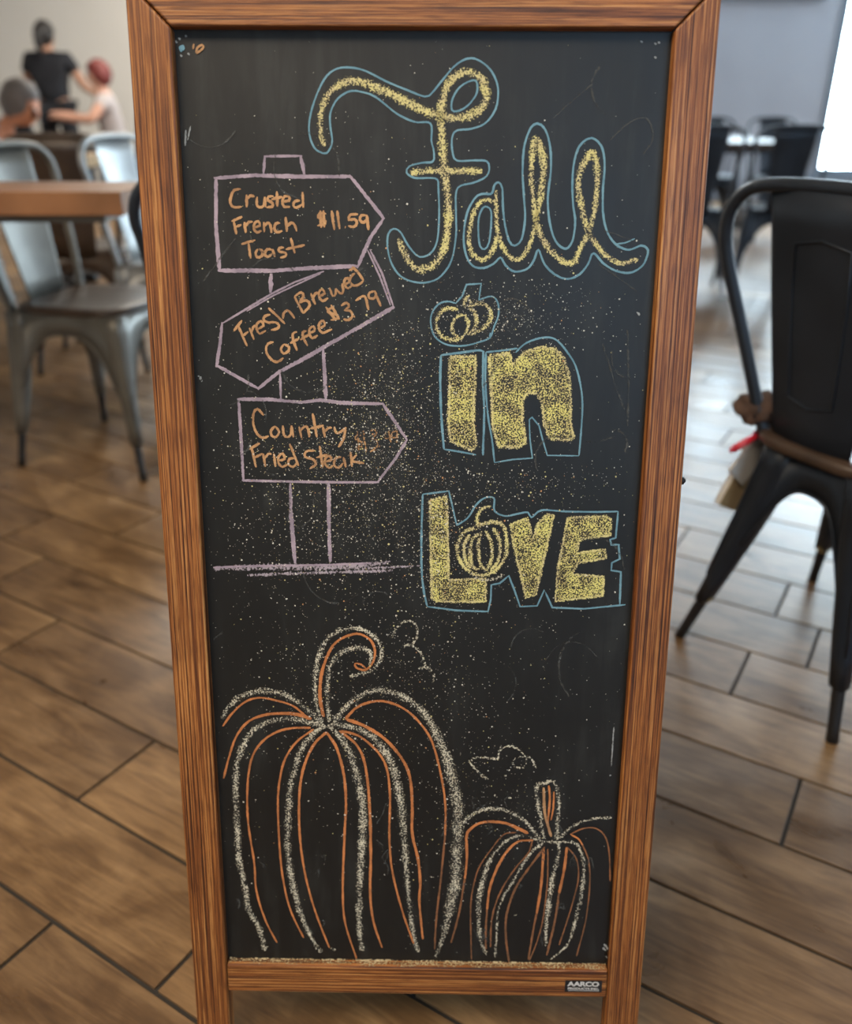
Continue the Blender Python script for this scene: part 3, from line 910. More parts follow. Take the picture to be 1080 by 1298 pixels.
# ---- curling vines
D = Drawing('chalk_vine', (260, 770), 2.761)
for p in ([(652, 105), (675, 65), (710, 45), (740, 65), (742, 100), (725, 128), (690, 132)], [(725, 130), (755, 160), (770, 205), (745, 212)], [(770, 205), (795, 225), (802, 245), (797, 262)]):
    D.stroke('cream', 4.5, p)
D.done('cream chalk squiggle')
D = Drawing('chalk_vine', (540, 920), 3.857)
D.stroke('cream', 4, [(303, 262), (265, 235), (225, 190), (215, 170), (250, 152), (310, 155), (350, 158), (360, 120), (400, 98), (450, 110), (485, 150)])
D.stroke('cream', 3.4, [(485, 150), (440, 155), (425, 185), (450, 205), (485, 195), (492, 165), (488, 148), (515, 158), (538, 207)])
for p, wv in ((( (335, 335), (345, 350)), 4), (((402, 349), (418, 352)), 4), (((437, 920), (440, 925)), 4), (((676, 226), (681, 230)), 3)):
    D.stroke('cream', wv, list(p))
D.done('cream chalk squiggle')

# ---- stray marks, wiped lines
D = Drawing('chalk_smudges', (370, 50), 2.25)
D.stroke('ghost', 3, [(890, 545), (935, 560), (970, 575)]); D.stroke('ghost', 3.5, [(870, 640), (920, 672), (985, 720)])
D.stroke('ghost', 3, [(745, 225), (800, 175), (860, 125)]); D.stroke('ghost', 3, [(905, 290), (960, 240), (1010, 225), (1030, 280), (1000, 330)])
D.frame((240, 180), 3.6)
D.stroke('ghost', 4, [(65, 635), (135, 540), (215, 435)])
D.stroke('mark', 3, [(40, 1066), (46, 1070)])
D.frame((520, 340), 3.857)
D.stroke('ghost', 4, [(980, 790), (1030, 800), (1060, 850), (1045, 905)]); D.stroke('ghost', 4, [(1062, 300), (1066, 520), (1062, 770)])
D.stroke('ghost', 3.6, [(845, 850), (920, 845), (1000, 825)]); D.stroke('ghost', 4, [(940, 370), (1000, 560), (1045, 690)])
D.stroke('mark', 3, [(1106, 215), (1116, 222), (1118, 232)])
D.frame((150, 0), 7.714)
for x, y, wv in ((600, 380, 3), (665, 355, 3), (570, 410, 3), (615, 545, 4), (690, 530, 3)):
    D.stroke('mark', wv + 1, [(x - 8, y - 10), (x + 8, y + 12)])
D.stroke('blue', 7, [(595, 475), (625, 470), (650, 465)]); D.stroke('blue', 5, [(605, 500), (625, 490)])
D.stroke('tan', 3, [(740, 430), (733, 482)]); D.stroke('tan', 3.2, [(765, 520), (775, 470), (820, 440), (835, 465), (800, 500)], closed=True)
D.frame((800, 0), 7.714)
for x, y in ((235, 430), (270, 420), (235, 565), (100, 410)):
    D.stroke('mark', 4, [(x - 10, y - 8), (x + 10, y + 8)])
D.frame((0, 0), 1)
D.stroke('mark', 3, [(236, 165), (235, 185)]); D.stroke('mark', 2.4, [(242, 160), (238, 178)])
D.stroke('mark', 5, [(254, 477), (256, 484)])
D.frame((540, 920), 3.857)
D.stroke('mark', 2.2, [(918, 5), (910, 120), (905, 195)]); D.stroke('mark', 4, [(898, 238), (903, 243)])
for x, y in ((875, 1070), (888, 1085), (870, 1088), (885, 1130)):
    D.stroke('mark', 4.5, [(x - 6, y - 6), (x + 8, y + 8)])
# ghost letters of earlier menus near the bottom
rg = random.Random(3)
D.frame((0, 0), 1)
for _ in range(26):
    x, y = rg.uniform(300, 740), rg.uniform(1010, 1190)
    pts = [(x, y)]
    for q in range(4): pts.append((pts[-1][0] + rg.uniform(-9, 10), pts[-1][1] + rg.uniform(-12, 12)))
    D.stroke('ghost', 3, pts)
for _ in range(30):
    x, y = rg.uniform(240, 820), rg.uniform(60, 900)
    a = rg.uniform(0, 6.28)
    r = rg.uniform(15, 45)
    D.stroke('ghost', rg.uniform(2.5, 5), [(x + r * math.cos(a + q * .5), y + r * 1.2 * math.sin(a + q * .5)) for q in range(5)])
tag(D.done('faint wiped chalk traces'), kind='stuff')

# ---- loose chalk dust specks
bm = bmesh.new()
rg = random.Random(11)
blobs = [(480, 560, 60, 85, 1300, .55), (455, 670, 85, 55, 800, .4), (505, 500, 42, 45, 450, .9), (645, 398, 60, 26, 420, .3), (650, 612, 90, 16, 300, .7),
         (450, 860, 90, 55, 550, .3), (560, 950, 45, 110, 350, .3), (350, 630, 60, 60, 250, .3), (480, 330, 160, 130, 420, .4), (600, 900, 120, 120, 250, .3),
         (520, 640, 240, 260, 650, .35), (420, 1000, 110, 80, 150, .3), (640, 1020, 40, 40, 150, .3), (560, 700, 30, 60, 200, .6), (425, 575, 60, 25, 350, .7), (590, 700, 90, 45, 260, .9)]
for bx, by, sx, sy, cnt, yl in blobs:
    for _ in range(int(cnt * 1.45)):
        x, y = rg.gauss(bx, sx), rg.gauss(by, sy)
        q, t = to_board(x, y)
        if not (-SW / 2 + ST + .004 < q.x < SW / 2 - ST - .004 and -0.9 < q.y < -0.008): continue
        s = min(1.5, rg.expovariate(1 / 0.27) + 0.26) * t
        a = rg.uniform(0, 6.28)
        vs = [bm.verts.new((q.x + s * math.cos(a + k * 1.5708) * rg.uniform(.6, 1.2), REC - 0.0009, q.y + s * math.sin(a + k * 1.5708) * rg.uniform(.6, 1.2))) for k in range(4)]
        f = bm.faces.new(vs)
        f.material_index = 0 if rg.random() > yl * .45 else (1 if rg.random() < .75 else 2)
me = bpy.data.meshes.new('chalk_dust')
bm.to_mesh(me)
bm.free()
for nm, c in (('speck_cream', (0.66, 0.63, 0.54)), ('speck_yellow', (0.70, 0.62, 0.28)), ('speck_tan', (0.6, 0.32, 0.15))): me.materials.append(plain(nm, c, 0.9))
tag(sign_part('chalk_dust', me, None, PANEL, board), kind='stuff')

# dust lying along the ledge of the bottom rail
bm = bmesh.new()
ul = bm.loops.layers.uv.new('UVMap')
xa, xb, nseg = -SW / 2 + ST + 0.002, SW / 2 - ST - 0.002, 90
prev = None
for i in range(nseg + 1):
    x = xa + (xb - xa) * i / nseg
    e = 0.0025 + 0.0012 * math.sin(i * 0.7) + rg.uniform(-.0008, .0008)
    c = [bm.verts.new((x, REC - 0.0002, -0.9058 + rg.uniform(0, .0010))), bm.verts.new((x, REC - 0.0012, -0.9062)), bm.verts.new((x, e, -0.9062))]
    if prev:
        for k in (0, 1):
            f = bm.faces.new((prev[k], c[k], c[k + 1], prev[k + 1]))
            for l in f.loops: l[ul].uv = (0.2 + 0.4 * (l.vert in (c[2], prev[2])), 0)
    prev = c
me = bpy.data.meshes.new('ledge_dust')
bm.to_mesh(me)
bm.free()
K['ledge'] = chalk('ledge_dust', (0.50, 0.42, 0.26), 0.60, 0.16, 500, col2=(0.38, 0.29, 0.16))
tag(sign_part('ledge_dust', me, K['ledge'], PANEL, rail), kind='stuff')

# ---- maker's sticker with its lettering
def text_mesh(txt, size, offset, w, xscale=1.0):
    cu = bpy.data.curves.new('t', 'FONT')
    cu.body = txt
    cu.size = size
    cu.offset = offset
    cu.align_x, cu.align_y = 'CENTER', 'CENTER'
    o = bpy.data.objects.new('t', cu)
    COL.objects.link(o)
    dg = bpy.context.evaluated_depsgraph_get()
    me = bpy.data.meshes.new_from_object(o.evaluated_get(dg))
    bpy.data.objects.remove(o)
    xs = [v.co.x for v in me.vertices]
    k = w / (max(xs) - min(xs))
    for v in me.vertices: v.co.x *= k
    me.materials.clear()
    return me


c0, _ = to_board(716.5, 1243, 0)
c1, _ = to_board(762.5, 1258, 0)
cx, cz, sw_, sh_ = (c0.x + c1.x) / 2, (c0.y + c1.y) / 2, c1.x - c0.x, c0.y - c1.y
bm = bmesh.new()
box(bm, cx - sw_ / 2, cx + sw_ / 2, 0.0001, 0.0010, cz - sh_ / 2, cz + sh_ / 2)
stk = sign_part('maker_sticker', mesh_of(bm, 'maker_sticker'), M['sticker'], PANEL)
tag(stk, 'small black maker sticker lettered AARCO PRODUCTS INC.')
for txt, sz, off, wf, zf in (('AARCO', 0.0078, 0.00035, 0.86, 0.20), ('PRODUCTS INC.', 0.0034, 0.00016, 0.84, -0.20)):
    tm = text_mesh(txt, sz, off, sw_ * wf)
    to = link('sticker_lettering', tm, M['sticker_white'], None)
    to.parent = stk
    to.matrix_world = PANEL @ Matrix.Translation((cx, -0.00005, cz + zf * sh_)) @ Matrix.Rotation(math.pi / 2, 4, 'X')
bm = bmesh.new()
x = cx - sw_ * .40
while x < cx + sw_ * .40:
    wd = rg.uniform(.0005, .0011)
    box(bm, x, x + wd, -0.00005, 0.0002, cz - sh_ * .39, cz - sh_ * .345)
    x += wd + .0003
to = link('sticker_lettering', mesh_of(bm, 'sticker_small_print'), M['sticker_white'], None)
to.parent = stk
to.matrix_world = PANEL

#OBJECTS
# ------------------------------------------------------------------ metal cafe chairs
def chair_meshes(bw, fw, dp, sw=0.335, hb=0.118, ox=0.0, oy=0.0, tuck=None):
    "back leg spread, front leg spread, depth between feet; faces +Y"
    m = {}
    h, hy = sw / 2, 0.1675 - (0.335 - sw) / 6
    # seat: rounded square, slightly dished, with a rolled edge
    bm = bmesh.new()
    ring = []
    for k in range(32):
        a = 6.28318 * k / 32
        c, s = math.cos(a), math.sin(a)
        r = 1.0 / (abs(c) ** 5 + abs(s) ** 5) ** 0.2
        ring.append((c * r, s * r))
    prof = [(0.97, 0.436), (1.0, 0.442), (1.0, 0.452), (0.97, 0.457), (0.8, 0.455), (0.4, 0.451)]
    rings = [[bm.verts.new((x * h * f + ox, y * hy * f + oy, z)) for x, y in ring] for f, z in prof]
    for i in range(len(prof) - 1):
        for k in range(32): bm.faces.new((rings[i][k], rings[i][(k + 1) % 32], rings[i + 1][(k + 1) % 32], rings[i + 1][k]))
    bm.faces.new(rings[0][::-1]); bm.faces.new(rings[-1])
    m['seat'] = mesh_of(bm, 'seat', True)
    feet = {(-1, -1): (-bw / 2, -dp / 2), (1, -1): (bw / 2, -dp / 2), (-1, 1): (-fw / 2, dp / 2), (1, 1): (fw / 2, dp / 2)}
    tops = {k: (k[0] * (h - 0.022) + ox, k[1] * (hy - 0.022) + oy) for k in feet}
    if tuck: tops[(-1, -1)] = tuck
    h = 0.1675 - oy * 0.22
    m['legs'], m['caps'] = [], []

    def leg_c(k, z):
        f = 1 - z / 0.44
        f = f ** 1.15
        return Vector((tops[k][0] + (feet[k][0] - tops[k][0]) * f, tops[k][1] + (feet[k][1] - tops[k][1]) * f, z))
    for k in feet:
        bm = bmesh.new()
        zs = [0.44, 0.40, 0.35, 0.30, 0.24, 0.16, 0.10]
        wd = [0.046, 0.044, 0.042, 0.038, 0.034, 0.028, 0.0235]
        rr = []
        for z, r in zip(zs, wd):
            c = leg_c(k, z)
            ring2 = []
            for q in range(12):
                a = 6.28318 * q / 12
                cc, ss = math.cos(a), math.sin(a)
                rad = r * 0.62 / (abs(cc) ** 4 + abs(ss) ** 4) ** 0.25
                ring2.append(bm.verts.new((c.x + cc * rad, c.y + ss * rad, z)))
            rr.append(ring2)
        for i in range(len(zs) - 1):
            for q in range(12): bm.faces.new((rr[i][q], rr[i][(q + 1) % 12], rr[i + 1][(q + 1) % 12], rr[i + 1][q]))
        bm.faces.new(rr[0]); bm.faces.new(rr[-1][::-1])
        # pressed rib along the outer corner
        tube(bm, [leg_c(k, z) + Vector((k[0], k[1], 0)) * (r * 0.50) for z, r in zip(zs[:-1], wd)], [0.005] * 5 + [0.0025], 6)
        m['legs'].append(mesh_of(bm, 'leg', True))
        bm = bmesh.new()
        zs2, w2 = [0.112, 0.108, 0.03, 0.0], [0.0112, 0.0112, 0.0100, 0.0105]
        tube(bm, [leg_c(k, z) for z in zs2], w2, 10)
        m['caps'].append(mesh_of(bm, 'foot_cap', True))
        bm = bmesh.new()
        tube(bm, [leg_c(k, z) for z in (0.118, 0.113, 0.103, 0.098)], [0.0125, 0.0148, 0.0148, 0.0115], 12)
        m.setdefault('rings', []).append(mesh_of(bm, 'foot_ring', True))
    # aprons: arched sheet between neighbouring legs
    m['aprons'] = []
    for a, b in (((-1, -1), (1, -1)), ((1, -1), (1, 1)), ((1, 1), (-1, 1)), ((-1, 1), (-1, -1))):
        bm = bmesh.new()
        out = Vector((a[0] + b[0], a[1] + b[1], 0)) * 0.5
        up_, lo_ = [], []
        n = 18
        for i in range(n + 1):
            t = i / n
            e = abs(2 * t - 1)
            zl = 0.385 - 0.155 * e ** 3.2
            def pt(z):
                return leg_c(a, z).lerp(leg_c(b, z), 0.04 + 0.92 * t) + out * 0.016
            up_.append(pt(0.440)); lo_.append(pt(zl))
        F_ = [[bm.verts.new(p + out * d) for p in row] for row in (up_, lo_) for d in (0.0, -0.003)]
        for i in range(n):
            bm.faces.new((F_[0][i], F_[0][i + 1], F_[2][i + 1], F_[2][i]))
            bm.faces.new((F_[1][i + 1], F_[1][i], F_[3][i], F_[3][i + 1]))
            bm.faces.new((F_[0][i + 1], F_[0][i], F_[1][i], F_[1][i + 1]))
            bm.faces.new((F_[2][i], F_[2][i + 1], F_[3][i + 1], F_[3][i]))
        tube(bm, [p + out * -0.001 for p in lo_], 0.0032, 6)
        m['aprons'].append(mesh_of(bm, 'apron', True))
    # back hoop
    half = [(-hb, -h + 0.004, 0.44), (-hb * .75 - .047, -h - 0.004, 0.50), (-hb * .4 - .111, -h - 0.020, 0.60), (-0.182, -h - 0.040, 0.71), (-0.190, -h - 0.050, 0.765), (-0.178, -h - 0.056, 0.805), (-0.145, -h - 0.061, 0.832), (-0.095, -h - 0.064, 0.842), (0, -h - 0.066, 0.845)]
    path = half + [(-x, y, z) for x, y, z in half[-2::-1]]
    bm = bmesh.new()
    tube(bm, catmull(path, n=4), 0.0105, 10)
    m['hoop'] = mesh_of(bm, 'back_frame', True)
    # splat: wide curved sheet
    bm = bmesh.new()
    rows = [(0.428, -h + 0.004, 0.070), (0.50, -h - 0.006, 0.078), (0.60, -h - 0.022, 0.088), (0.70, -h - 0.039, 0.096), (0.79, -h - 0.055, 0.101), (0.838, -h - 0.064, 0.103)]
    G = []
    for z, y, wdt in rows:
        G.append([[bm.verts.new((wdt * s, y - 0.012 * (1 - s * s) + dy, z)) for s in (-1, -.93, -.5, 0, .5, .93, 1)] for dy in (0.0, 0.0035)])
    for i in range(len(rows) - 1):
        for j in range(6):
            bm.faces.new((G[i][0][j], G[i][0][j + 1], G[i + 1][0][j + 1], G[i + 1][0][j]))
            bm.faces.new((G[i][1][j + 1], G[i][1][j], G[i + 1][1][j], G[i + 1][1][j + 1]))
        for j, s in ((0, 1), (6, -1)):
            bm.faces.new((G[i][0][j], G[i][1][j], G[i + 1][1][j], G[i + 1][0][j]))
    for i in (0, len(rows) - 1):
        for j in range(6): bm.faces.new((G[i][0][j], G[i][0][j + 1], G[i][1][j + 1], G[i][1][j]))
    m['splat'] = mesh_of(bm, 'backrest', True)
    # raised rib rectangle pressed into the splat
    bm = bmesh.new()
    def sp(s, z):
        for i in range(len(rows) - 1):
            if rows[i][0] <= z <= rows[i + 1][0]:
                t = (z - rows[i][0]) / (rows[i + 1][0] - rows[i][0])
                y = rows[i][1] + (rows[i + 1][1] - rows[i][1]) * t
                wdt = rows[i][2] + (rows[i + 1][2] - rows[i][2]) * t
                return Vector((wdt * s, y - 0.012 * (1 - s * s) - 0.0012, z))
    loop = [sp(s, z) for s, z in [(-.5, .53), (-.5, .62), (-.5, .70), (-.47, .765), (0, .775), (.47, .765), (.5, .70), (.5, .62), (.5, .53), (0, .52), (-.5, .53)]]
    tube(bm, loop, 0.0018, 6, caps=False)
    m['rib'] = mesh_of(bm, 'pressed_rib', True)
    return m


CH_A = chair_meshes(0.352, 0.40, 0.416, sw=0.245, hb=0.088, ox=0.016, oy=-0.055, tuck=(-0.045, -0.168))
CH_B = chair_meshes(0.40, 0.40, 0.40, hb=0.150)


def make_chair(meshes, x, y, rz, label, mat, seat_mat=None, group=None, name='metal_chair', ring=False):
    root = empty(name, (x, y, 0), rz)
    tag(root, label, 'chair', group)
    def part(nm, me, mt, par):
        o = bpy.data.objects.new(nm, me)
        COL.objects.link(o)
        o.parent = par
        if len(me.materials) == 0: me.materials.append(mt)
        o.material_slots[0].link = 'OBJECT'
        o.material_slots[0].material = mt
        return o
    part('seat', meshes['seat'], seat_mat or mat, root)
    for i in range(4):
        lg = part('leg', meshes['legs'][i], mat, root)
        part('foot_cap', meshes['caps'][i], M['black'], lg)
        if ring: part('foot_ring', meshes['rings'][i], M['brass'], lg)
        part('apron', meshes['aprons'][i], mat, root)
    part('back_frame', meshes['hoop'], mat, root)
    b = part('backrest', meshes['splat'], mat, root)
    part('pressed_rib', meshes['rib'], mat, b)
    return root


# right-hand chair: feet measured on the floor
P1, P2, P3 = Vector((0.508, 1.414)), Vector((0.665, 1.103)), Vector((0.873, 1.614))
cc = (P2 + P3) / 2
fdir = (P3 - P1).normalized()
rz_r = math.atan2(-fdir.x, fdir.y)
near_chair = make_chair(CH_A, cc.x, cc.y, rz_r, 'dark steel cafe chair with a brown apron hung on its seat', M['gun_dark'], M['walnut'], ring=True)
# left-hand chair faces right, its back towards the left wall
A_, B_ = Vector((-1.175, 2.278)), Vector((-0.777, 2.166))
dirx = (B_ - A_).normalized()
nrm = Vector((-dirx.y, dirx.x))
ca = (A_ + B_) / 2 + nrm * 0.20
make_chair(CH_B, ca.x, ca.y, math.atan2(-dirx.x, dirx.y), 'gunmetal cafe chair with a dark wooden seat facing the chalkboard', M['gun'], M['walnut'])
# chair standing right behind the sign, only its hoop shows
make_chair(CH_B, -0.338, 1.80, R_(4), 'dark steel cafe chair hidden behind the chalkboard, curved back hoop showing', M['gun_dark'], M['walnut'])
# others around the tables on the left
make_chair(CH_B, -0.84, 3.06, R_(-106), 'pale galvanised cafe chair at the end of the brown table', M['galv'])
make_chair(CH_B, -1.31, 3.40, R_(8), 'dark brown cafe chair tucked behind the brown table', M['walnut'])
make_chair(CH_B, -1.88, 3.32, R_(-100), 'pale galvanised cafe chair in front of the pale wooden table', M['galv'])
# far chairs on the right
GR = 'dark chairs at the far tables by the window'
for i, (px_, Y_, rz) in enumerate(((874, 4.75, 8), (990, 4.78, -5), (905, 6.85, 176), (992, 6.85, 184))):
    p = at(px_, 185, Y_)
    make_chair(CH_B, p.x, p.y, R_(rz), ('dark steel cafe chair on the near side of the far table by the window' if i < 2 else 'dark steel cafe chair beyond the far table by the window'), M['gun_dark'], None, GR + (', near side' if i < 2 else ', far side'))


# ------------------------------------------------------------------ tables
def make_table(x0, x1, y0, y1, h, th, label, top_mat, leg_mat, legs=None, splay=0.06):
    root = empty('cafe_table', ((x0 + x1) / 2, (y0 + y1) / 2, 0))
    tag(root, label, 'table')
    w2, d2 = (x1 - x0) / 2, (y1 - y0) / 2
    npl = max(2, round(2 * d2 / 0.14))
    for i in range(npl):
        bm = bmesh.new()
        a = -d2 + 2 * d2 * i / npl
        box(bm, -w2, w2, a + 0.0006, a + 2 * d2 / npl - 0.0006, h - th, h)
        bevel(link('plank', mesh_of(bm, 'plank'), top_mat, root), 0.002, 1)
    bm = bmesh.new()
    box(bm, -w2 + .06, w2 - .06, -d2 + .05, d2 - .05, h - th - 0.02, h - th + 0.001)
    link('underframe', mesh_of(bm, 'underframe'), leg_mat, root)
    for sx in (-1, 1):
        for sy in (-1, 1):
            bm = bmesh.new()
            if legs:
                t = Vector((legs[(sx + 1) // 2] - (x0 + x1) / 2, sy * (d2 - .07), h - th - 0.01))
                b = Vector((t.x, t.y, 0))
                tube(bm, [t, t.lerp(b, .5), b], [0.02, 0.018, 0.014], 8)
                link('leg', mesh_of(bm, 'leg', True), leg_mat, root)
                continue
            t = Vector((sx * (w2 - .10), sy * (d2 - .07), h - th - 0.01))
            b = Vector((sx * (w2 - .10 + splay), sy * (d2 - .07), 0.0))
            tube(bm, [t, t.lerp(b, .5), b], [0.02, 0.018, 0.014], 8)
            link('leg', mesh_of(bm, 'leg', True), leg_mat, root)
    return root


tl = at(0, 243, 1.97)
tr = at(152, 243, 1.97)
make_table(-2.6, tr.x, 1.97, 2.24, tl.z, 0.050, 'thick brown wooden table beside the gunmetal chair', M['tabletop'], M['gun'], (-2.35, -1.27))
t2 = at(82, 203, 3.75)
make_table(-3.0, t2.x, 3.62, 4.35, t2.z, 0.045, 'pale wooden table in front of the seated grey-haired person', M['table_pale'], M['gun_dark'])
make_table(1.25, 2.2, 5.35, 6.30, 0.74, 0.04, 'dark wooden table among the far chairs by the window', M['walnut'], M['gun_dark'])
make_table(-4.3, -3.55, 7.55, 8.25, 0.74, 0.04, 'brown wooden table beside the standing person in black', M['tabletop'], M['gun_dark'])

# small tableware on the pale table
gp = at(38, 205, 3.80)
bm = bmesh.new()
lathe(bm, [(0.028, 0.0), (0.034, 0.06), (0.038, 0.125), (0.036, 0.125), (0.031, 0.06), (0.026, 0.006)], 18, (gp.x, gp.y, t2.z))
tag(link('drinking_glass', mesh_of(bm, 'drinking_glass', True), plain('dark_drink', (0.02, 0.018, 0.02), 0.15)), 'dark drinking glass standing on the pale wooden table', 'glass')
gp = at(-22, 208, 3.80)
bm = bmesh.new()
lathe(bm, [(0.05, 0.0), (0.06, 0.004), (0.115, 0.018), (0.118, 0.02), (0.11, 0.016), (0.06, 0.008)], 24, (gp.x, gp.y + .02, t2.z))
tag(link('plate', mesh_of(bm, 'plate', True), plain('white_china', (0.55, 0.55, 0.54), 0.3)), 'white china plate lying on the pale wooden table', 'plate')

# ------------------------------------------------------------------ brown apron with pens and pads on the near chair
def chair_pt(x, y, z):
    return Matrix.Translation((cc.x, cc.y, 0)) @ Matrix.Rotation(rz_r, 4, 'Z') @ Vector((x, y, z))


bag_m = Matrix.Translation((cc.x, cc.y, 0)) @ Matrix.Rotation(rz_r, 4, 'Z')
def chair_ray(px_, py_, lx):
    "point of the chair's own space seen at that pixel on the plane x = lx"
    mi = bag_m.inverted()
    c_, d_ = mi @ CAM, mi.to_3x3() @ px_dir(px_, py_)
    return c_ + d_ * ((lx - c_.x) / d_.x)


M['cloth'] = plain('brown_cloth', (0.075, 0.042, 0.028), 0.9, 0, 0.4, 40)
M['kraft'] = plain('kraft_card', (0.36, 0.25, 0.12), 0.7, 0, 0.15, 30)
M['paper'] = plain('white_paper', (0.58, 0.56, 0.52), 0.7, 0, 0.06, 30)
M['red'] = plain('red_plastic', (0.52, 0.02, 0.04), 0.35)
# cloth folded over the seat's left side edge
bm = bmesh.new()
prof = [(-0.030, 0.466), (-0.050, 0.474), (-0.075, 0.480), (-0.100, 0.476), (-0.117, 0.458), (-0.135, 0.42), (-0.145, 0.38), (-0.152, 0.335), (-0.156, 0.30)]
n = 14
G = []
for off in (0.0, 0.012):
    rows_ = []
    for i, (x, z) in enumerate(prof):
        r_ = []
        for j in range(n + 1):
            t = j / n
            y = -0.115 + 0.12 * t
            wv = 0.007 * math.sin(j * 1.3 + i * .6) + 0.004 * math.sin(j * 2.9 + i)
            nx, nz = ((-0.25, 1) if i < 4 else (-1, 0.1))
            k = off + abs(wv)
            r_.append(bm.verts.new((x + nx * k, y + 0.004 * math.sin(i * 1.1), z + nz * k - (0.02 * math.sin(t * 3.14) if i == len(prof) - 1 else 0))))
        rows_.append(r_)
    G.append(rows_)
for i in range(len(prof) - 1):
    for j in range(n):
        bm.faces.new((G[0][i][j], G[0][i][j + 1], G[0][i + 1][j + 1], G[0][i + 1][j]))
        bm.faces.new((G[1][i][j + 1], G[1][i][j], G[1][i + 1][j], G[1][i + 1][j + 1]))
for j in range(n):
    for i in (0, len(prof) - 1): bm.faces.new((G[0][i][j], G[0][i][j + 1], G[1][i][j + 1], G[1][i][j]))
for i in range(len(prof) - 1):
    for j in (0, n): bm.faces.new((G[0][i][j], G[0][i + 1][j], G[1][i + 1][j], G[1][i][j]))
ap = empty('waist_apron', chair_pt(-0.18, -0.02, 0.45), rz_r)
tag(ap, 'crumpled brown cloth apron draped over the side of the near chair seat', 'apron')
bpy.context.view_layer.update()
o = link('apron_cloth', mesh_of(bm, 'apron_cloth', True), M['cloth'], ap)
o.matrix_world = bag_m
rc = chair_ray(962, 517, -0.124)
bm = bmesh.new()
bmesh.ops.create_icosphere(bm, subdivisions=3, radius=1)
for v in bm.verts:
    c = v.co
    k = 1 + 0.18 * math.sin(c.x * 5 + c.y * 4) * math.cos(c.z * 6 + 1) + 0.10 * math.sin(c.y * 9)
    v.co = Vector((rc.x + c.x * k * 0.040, rc.y + c.y * k * 0.042, rc.z + c.z * k * 0.027))
o = link('rolled_strap', mesh_of(bm, 'rolled_strap', True), M['cloth'], ap)
o.matrix_world = bag_m
bm = bmesh.new()
prism(bm, [(-0.158, -0.11, 0.42), (-0.158, -0.005, 0.42), (-0.168, -0.005, 0.33), (-0.168, -0.105, 0.315)], (0, 0, 0), (-0.006, 0, 0))
o = bevel(link('pocket', mesh_of(bm, 'pocket'), M['cloth'], ap), 0.002, 2)
o.matrix_world = bag_m


def pad(name, label, cat, mat, x, y, z, w_, h_, t_, tilt, roll):
    root = empty(name, bag_m @ Vector((x, y, z)))
    root.matrix_world = bag_m @ Matrix.Translation((x, y, z)) @ Matrix.Rotation(tilt, 4, 'Y') @ Matrix.Rotation(roll, 4, 'X')
    tag(root, label, cat)
    bpy.context.view_layer.update()
    for nm, a, b, mt in (('cover', -t_ / 2, -t_ / 2 + 0.001, mat), ('pages', -t_ / 2 + 0.001, t_ / 2 - 0.001, M['paper']), ('cover', t_ / 2 - 0.001, t_ / 2, mat)):
        bm = bmesh.new()
        k = 0.0015 if nm == 'pages' else 0
        box(bm, a, b, -w_ / 2 + k, w_ / 2 - k, -h_ / 2 + k, h_ / 2 - k)
        link(nm, mesh_of(bm, nm), mt, root)
    return root


q = chair_ray(949, 602, -0.132)
pad('order_pad', 'tan card-covered order pad standing in the brown apron', 'notepad', M['kraft'], q.x, q.y, q.z, 0.088, 0.135, 0.012, R_(4), R_(-24))
q = chair_ray(957, 574, -0.120)
pad('order_pad', 'white order pad tucked behind the tan pad in the apron', 'notepad', M['paper'], q.x, q.y, q.z, 0.055, 0.11, 0.006, R_(4), R_(-42))
pa, pb = chair_ray(972, 545, -0.112), chair_ray(925, 572, -0.116)
root = empty('red_pen', bag_m @ pa)
tag(root, 'red pen sticking out of the brown apron', 'pen')
bpy.context.view_layer.update()
for nm, a, b, r in (('barrel', 0, .9, (0.0065, 0.0065)), ('tip', .9, 1, (0.0065, 0.0025))):
    bm = bmesh.new()
    tube(bm, [pa.lerp(pb, a), pa.lerp(pb, b)], list(r), 10)
    o = link(nm, mesh_of(bm, nm, True), M['red'], root)
    o.matrix_world = bag_m
bm = bmesh.new()
tube(bm, [pa + Vector((-.004, 0, .007)), pa.lerp(pb, .35) + Vector((-.004, 0, .007))], 0.0016, 6)
o = link('clip', mesh_of(bm, 'clip', True), M['red'], root)
o.matrix_world = bag_m


# ------------------------------------------------------------------ people
def skin_obj(name, nodes, edges, mat, parent, sub=2):
    names = list(nodes)
    me = bpy.data.meshes.new(name)
    me.from_pydata([nodes[k][0] for k in names], [(names.index(a), names.index(b)) for a, b in edges], [])
    o = link(name, me, mat, parent)
    md = o.modifiers.new('skin', 'SKIN')
    md.use_smooth_shade = True
    sv = me.skin_vertices[0].data
    for i, k in enumerate(names):
        r = nodes[k][1]
        sv[i].radius = r if isinstance(r, tuple) else (r, r)
        sv[i].use_root = (i == 0)
    ss = o.modifiers.new('subsurf', 'SUBSURF')
    ss.levels = ss.render_levels = sub
    return o


